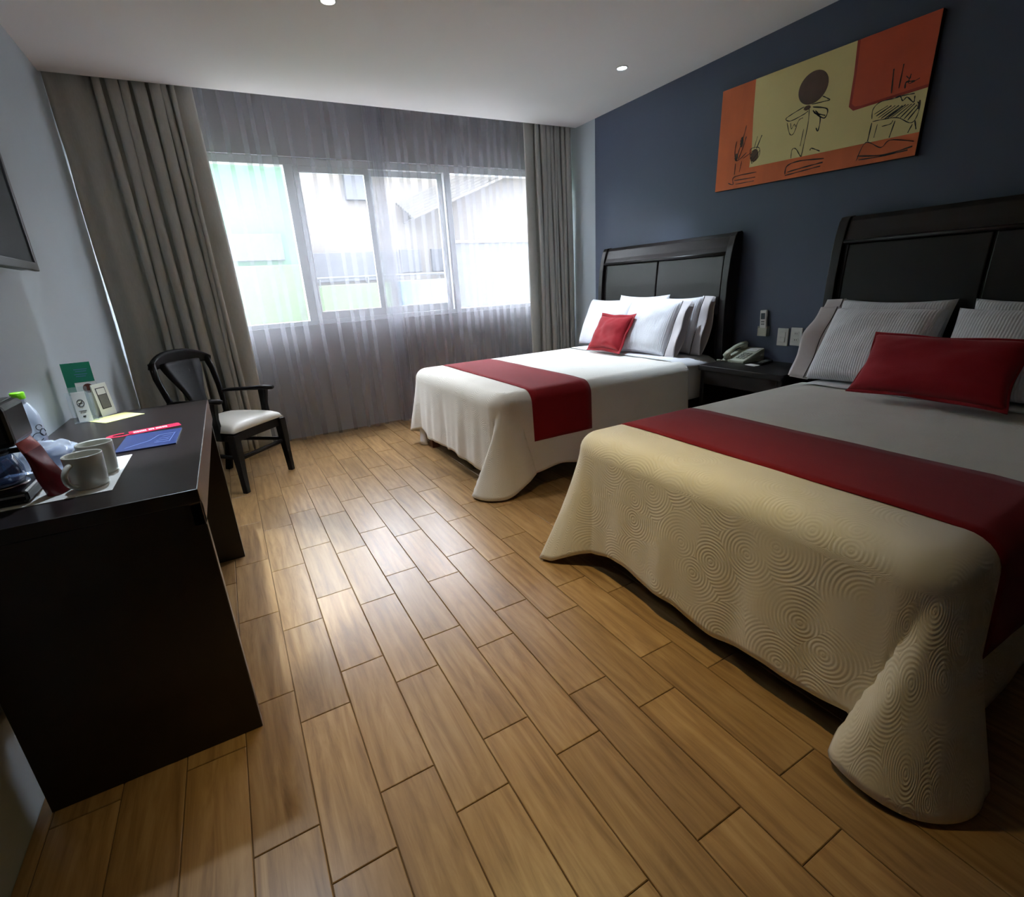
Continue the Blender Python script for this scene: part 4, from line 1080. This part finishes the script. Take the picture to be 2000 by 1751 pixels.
for (a, ro), (a2, _) in zip(ring, ring[1:]):
    q = [(-0.058 + 0.044 * math.cos(a), 0.030 * math.sin(a)), (-0.058 + 0.044 * math.cos(a2), 0.030 * math.sin(a2)), (-0.058 + 0.027 * math.cos(a2), 0.016 * math.sin(a2)), (-0.058 + 0.027 * math.cos(a), 0.016 * math.sin(a))]
    add_prism(bm, q, 0.0012)
hg = bm_obj('card', bm, M['pink_print'], g)
hg.location.z = 0.0
bm = bmesh.new(); rs = random.Random(11)
for (x0, x1) in ((-0.022, 0.016), (0.024, 0.040), (0.046, 0.078)):
    x = x0
    while x < x1:
        w = rs.uniform(0.004, 0.007)
        for y in (-0.009, 0.003): add_box(bm, x, x + w * 0.7, y, y + 0.009, 0.0012, 0.0016, 0)
        x += w
bm_obj('print', bm, M['paper'], g)
o = box('yellow_sheet', -0.068, 0.068, -0.075, 0.075, 0.0, 0.0012, M['paper_yellow'], None, 0.0003)
o.location = (0.178, 2.555, DZ); o.rotation_euler = (0, 0, math.radians(-52)); tag(o, 'yellow paper sheet lying in front of the card stand', 'paper')

# card stand with leaflet and cards
g = tag(empty('leaflet_stand', (0.085, 2.60, DZ)), 'clear acrylic stand with a white no-smoking card by the wall', 'card stand')
bm = bmesh.new(); add_box(bm, -0.035, 0.045, -0.075, 0.06, 0.0, 0.003, 0.0005); add_box(bm, -0.04, 0.04, -0.050, -0.047, 0.0, 0.122, 0.0005)
add_box(bm, -0.052, 0.012, 0.048, 0.051, 0.0, 0.13, 0.0005)
bm_obj('acrylic_holder', bm, M['acrylic'], g)
ns = root_box('smoking_card', -0.022, 0.022, -0.0555, -0.0535, 0.002, 0.122, M['paper'], g, 0.0003)
bm = bmesh.new()
pts = [(0.011 * math.cos(a * math.pi / 12), -0.0558, 0.078 + 0.014 * math.sin(a * math.pi / 12)) for a in range(25)]
add_tube(bm, pts, 0.0012, 5); add_tube(bm, [(-0.007, -0.0558, 0.068), (0.007, -0.0558, 0.088)], 0.0012, 5); add_box(bm, -0.007, 0.006, -0.0562, -0.0555, 0.0755, 0.0785, 0)
add_box(bm, -0.013, 0.012, -0.0562, -0.0555, 0.046, 0.0475, 0); add_box(bm, -0.009, 0.008, -0.0562, -0.0555, 0.040, 0.0412, 0); add_box(bm, -0.005, 0.004, -0.0562, -0.0555, 0.022, 0.027, 0.001)
o = bm_obj('smoking_print', bm, M['ink'], g)
g = tag(empty('tent_card', (0.136, 2.648, DZ), math.radians(58)), 'white folded card with a dark printed panel next to the acrylic stand', 'card')
Mx = Matrix.Rotation(math.radians(-8), 4, 'X')
root_box('front', -0.037, 0.037, -0.001, 0.001, 0.0, 0.135, M['paper'], g, 0.0003, Matrix.Translation((0, -0.012, 0)) @ Matrix.Rotation(math.radians(-5), 4, 'X'))
root_box('rear', -0.037, 0.037, -0.001, 0.001, 0.0, 0.135, M['paper'], g, 0.0003, Matrix.Translation((0, 0.012, 0)) @ Matrix.Rotation(math.radians(5), 4, 'X'))
Mf = Matrix.Translation((0, -0.012, 0)) @ Matrix.Rotation(math.radians(-5), 4, 'X')
root_box('panel_frame', -0.023, 0.023, -0.0018, -0.0011, 0.030, 0.118, M['ink'], g, 0, Mf)
root_box('panel_print', -0.020, 0.020, -0.0022, -0.0018, 0.033, 0.088, M['ink_grey'], g, 0, Mf)
root_box('panel_heading', -0.020, 0.020, -0.0022, -0.0018, 0.090, 0.115, M['paper'], g, 0, Mf)
g = tag(empty('green_leaflet', (0.078, 2.668, DZ)), 'green leaflet with a round food picture standing behind the cards', 'leaflet')
Mx = Matrix.Rotation(math.radians(-3), 4, 'X')
root_box('sheet', -0.048, 0.048, -0.001, 0.001, 0.004, 0.225, M['paper'], g, 0.0003, Mx)
root_box('green_panel', -0.048, 0.048, -0.0016, -0.0011, 0.145, 0.225, M['green_print'], g, 0, Mx)
root_box('green_strip', -0.048, -0.020, -0.0016, -0.0011, 0.095, 0.1451, M['green_print'], g, 0, Mx)
bm = bmesh.new(); add_prism(bm, [(0.018 * math.cos(a * math.pi / 12) + 0.020, 0.118 + 0.019 * math.sin(a * math.pi / 12)) for a in range(24)], 0.0005, Mx @ Matrix(((1, 0, 0, 0), (0, 0, -1, -0.0016), (0, 1, 0, 0), (0, 0, 0, 1))))
bm_obj('picture', bm, M['picture_brown'], g)
bm = bmesh.new()
for z, a, b in ((0.196, -0.01, 0.034), (0.188, -0.006, 0.03), (0.176, -0.012, 0.03), (0.168, -0.008, 0.024)): add_box(bm, a, b, -0.0020, -0.0015, z, z + 0.0022, 0, 2, Mx)
bm_obj('lines', bm, M['blue_pale'], g)

# ------------------------------------------------------------------ armchair at the end of the desk
# local frame: +x = sitter's left ... front = -y local, origin on floor at seat centre
A = Vector((0.554, 3.448, 0)); Bp = Vector((0.857, 3.749, 0))
fr = (Bp - A).normalized(); rzc = math.atan2(fr.y, fr.x)     # local x runs A -> B
fwd = Vector((fr.y, -fr.x, 0))                                 # faces the room
org = (A + Bp) / 2 - fwd * 0.215
g = tag(empty('armchair', (org.x, org.y, 0), rzc), 'black wooden armchair with a white padded seat at the end of the desk', 'chair')
W2 = (Bp - A).length / 2 
def seg_tube(name, pts, r, flat=1.0, up=(0, 0, 1), seg=10, m='chair_wood'):
    bm = bmesh.new(); add_tube(bm, pts, r, seg, None, flat, Vector(up)); return bm_obj(name, bm, M[m], g, True)
def square_bar(name, pts, w, d):
    """bar with a rectangular section along points (local)"""
    bm = bmesh.new(); t = bmesh.new(); rings = []
    pts = [Vector(p) for p in pts]
    for i, p in enumerate(pts):
        ww = w[i] if isinstance(w, (list, tuple)) else w; dd = d[i] if isinstance(d, (list, tuple)) else d
        rings.append([t.verts.new(p + Vector((a * ww / 2, b * dd / 2, 0))) for a, b in ((-1, -1), (1, -1), (1, 1), (-1, 1))])
    for a, b in zip(rings, rings[1:]):
        for k in range(4): t.faces.new((a[k], a[(k + 1) % 4], b[(k + 1) % 4], b[k]))
    t.faces.new(rings[0]); t.faces.new(list(reversed(rings[-1]))); bmesh.ops.recalc_face_normals(t, faces=t.faces)
    bmesh.ops.bevel(t, geom=list(t.edges), offset=0.003, segments=2, affect='EDGES')
    merge(bm, t); return bm_obj(name, bm, M['chair_wood'], g)
fy = -0.215
for s in (-1, 1):
    # front leg carries on up as the arm post
    square_bar('front_leg', [(s * W2, fy, 0.0), (s * (W2 - 0.004), fy + 0.004, 0.15), (s * (W2 - 0.006), fy + 0.006, 0.26), (s * (W2 - 0.008), fy + 0.008, 0.385)], [0.034, 0.040, 0.050, 0.054], [0.034, 0.040, 0.050, 0.054])
    square_bar('arm_post', [(s * (W2 - 0.006), fy + 0.115, 0.35), (s * (W2 - 0.002), fy + 0.115, 0.48), (s * (W2 + 0.002), fy + 0.105, 0.585)], [0.03, 0.028, 0.034], [0.05, 0.042, 0.06])
    square_bar('rear_leg', [(s * 0.165, 0.295, 0.0), (s * 0.17, 0.225, 0.30), (s * 0.175, 0.205, 0.44)], 0.036, 0.040)
    # back upright leaning back, bowed out
    seg_tube('back_upright', [(s * 0.175, 0.205, 0.40), (s * 0.19, 0.222, 0.52), (s * 0.205, 0.25, 0.63), (s * 0.212, 0.28, 0.74), (s * 0.200, 0.302, 0.83)], [0.019, 0.019, 0.018, 0.019, 0.022], 1.0)
    seg_tube('armrest', [(s * 0.203, 0.245, 0.578), (s * 0.212, 0.16, 0.585), (s * 0.218, 0.02, 0.591), (s * (W2 + 0.006), -0.12, 0.598), (s * (W2 + 0.008), -0.185, 0.597)], [0.016, 0.019, 0.021, 0.026, 0.022], 0.62)
    square_bar('seat_rail', [(s * 0.185, 0.195, 0.375), (s * 0.186, 0.1951, 0.425)], 0.02, 0.02)
    seg_tube('side_stretcher', [(s * (W2 - 0.004), fy, 0.235), (s * 0.168, 0.235, 0.235)], 0.011, 1.2)
bm = bmesh.new()
add_prism(bm, [(-W2 + 0.01, fy + 0.0), (W2 - 0.01, fy + 0.0), (0.195, 0.215), (-0.195, 0.215)], 0.062, Matrix.Translation((0, 0, 0.335)), 0.005); bm_obj('seat_frame', bm, M['chair_wood'], g)
seg_tube('front_stretcher', [(-W2 + 0.01, fy + 0.01, 0.225), (W2 - 0.01, fy + 0.01, 0.225)], 0.012, 1.2)
# padded seat
rows = []; n = 28
vs = []
def seat_pt(u, v, k):
    hw = (W2 + 0.008) * (1 - v) / 2 + 0.200 * (1 + v) / 2
    x = u * hw; y = fy - 0.014 + (v + 1) / 2 * 0.43
    pr = (max(0, 1 - abs(u) ** 4)) ** 0.35 * (max(0, 1 - abs(v) ** 4)) ** 0.35
    return (x, y, 0.397 + k * pr)
top = [[seat_pt(-1 + 2 * i / n, -1 + 2 * j / n, 0.058) for i in range(n + 1)] for j in range(n + 1)]
o = grid_mesh('seat_pad', top, M['seat_vinyl'], g)
solidify(o, 0.006)
# crest rail and splat (curved back)
rows = []
for i in range(15):
    u = -1 + 2 * i / 14; x = u * 0.225
    yb = 0.332 - 0.045 * u * u; top_z = 0.893 - 0.068 * abs(u) ** 2.6; bot_z = 0.795 + 0.0 * u * u
    rows.append([(x, yb + 0.012 * (0.5 - k / 5), bot_z + (top_z - bot_z) * k / 5) for k in range(6)])
o = solidify(grid_mesh('crest_rail', rows, M['chair_wood'], g), 0.026)
rows = []
for i in range(13):
    t = i / 12; z = 0.42 + (0.83 - 0.42) * t; yb = 0.205 + 0.128 * (t ** 1.25)
    hw = 0.062 + 0.088 * smooth(0.3, 1.0, t) 
    rows.append([(u * hw, yb - 0.02 * u * u * t, z) for u in (-1, -0.6, -0.2, 0.2, 0.6, 1)])
o = solidify(grid_mesh('splat', rows, M['chair_wood'], g), 0.014)
bm = bmesh.new()
for u in (-0.35, 0.35):
    add_tube(bm, [(u * 0.06, 0.243 - 0.009, 0.55), (u * 0.085, 0.272 - 0.009, 0.64), (u * 0.13, 0.308 - 0.010, 0.76)], 0.003, 6)
bm_obj('splat_groove', bm, M['black_matte'], g, True)

# ------------------------------------------------------------------ pieces that belong to a part go one level deeper
SUB = {'coffee_maker': {'hot_plate': 'base', 'chrome_strip': 'base', 'lid': 'brew_head', 'carafe_lid': 'carafe'},
       'water_bottle': {'print': 'body', 'cap': 'body'}, 'blue_folder': {'print': 'cover'}, 'door_hanger': {'print': 'card'},
       'leaflet_stand': {'smoking_print': 'smoking_card'}, 'tent_card': {'panel_frame': 'front', 'panel_print': 'front', 'panel_heading': 'front'},
       'green_leaflet': {'green_panel': 'sheet', 'green_strip': 'sheet', 'picture': 'sheet', 'lines': 'sheet'},
       'telephone': {'key': 'body', 'display': 'body', 'cord': 'handset'}, 'remote_control': {'button': 'body', 'display': 'body'},
       'armchair': {'splat_groove': 'splat'}, 'pillow': {'piping': 'case_end'}, 'wall_plate': {'slot': 'socket_face'},
       'painting': {'ink_lines': 'stretched_canvas', 'ink_blot': 'stretched_canvas', 'disc': 'stretched_canvas'}}
base = lambda o: o.name.split('.')[0]
for root in [o for o in C.objects if o.parent is None and base(o) in SUB]:
    kids = list(root.children)
    for ch in kids:
        want = SUB[base(root)].get(base(ch))
        if want:
            part = next((k for k in kids if base(k) == want), None)
            if part: ch.parent = part
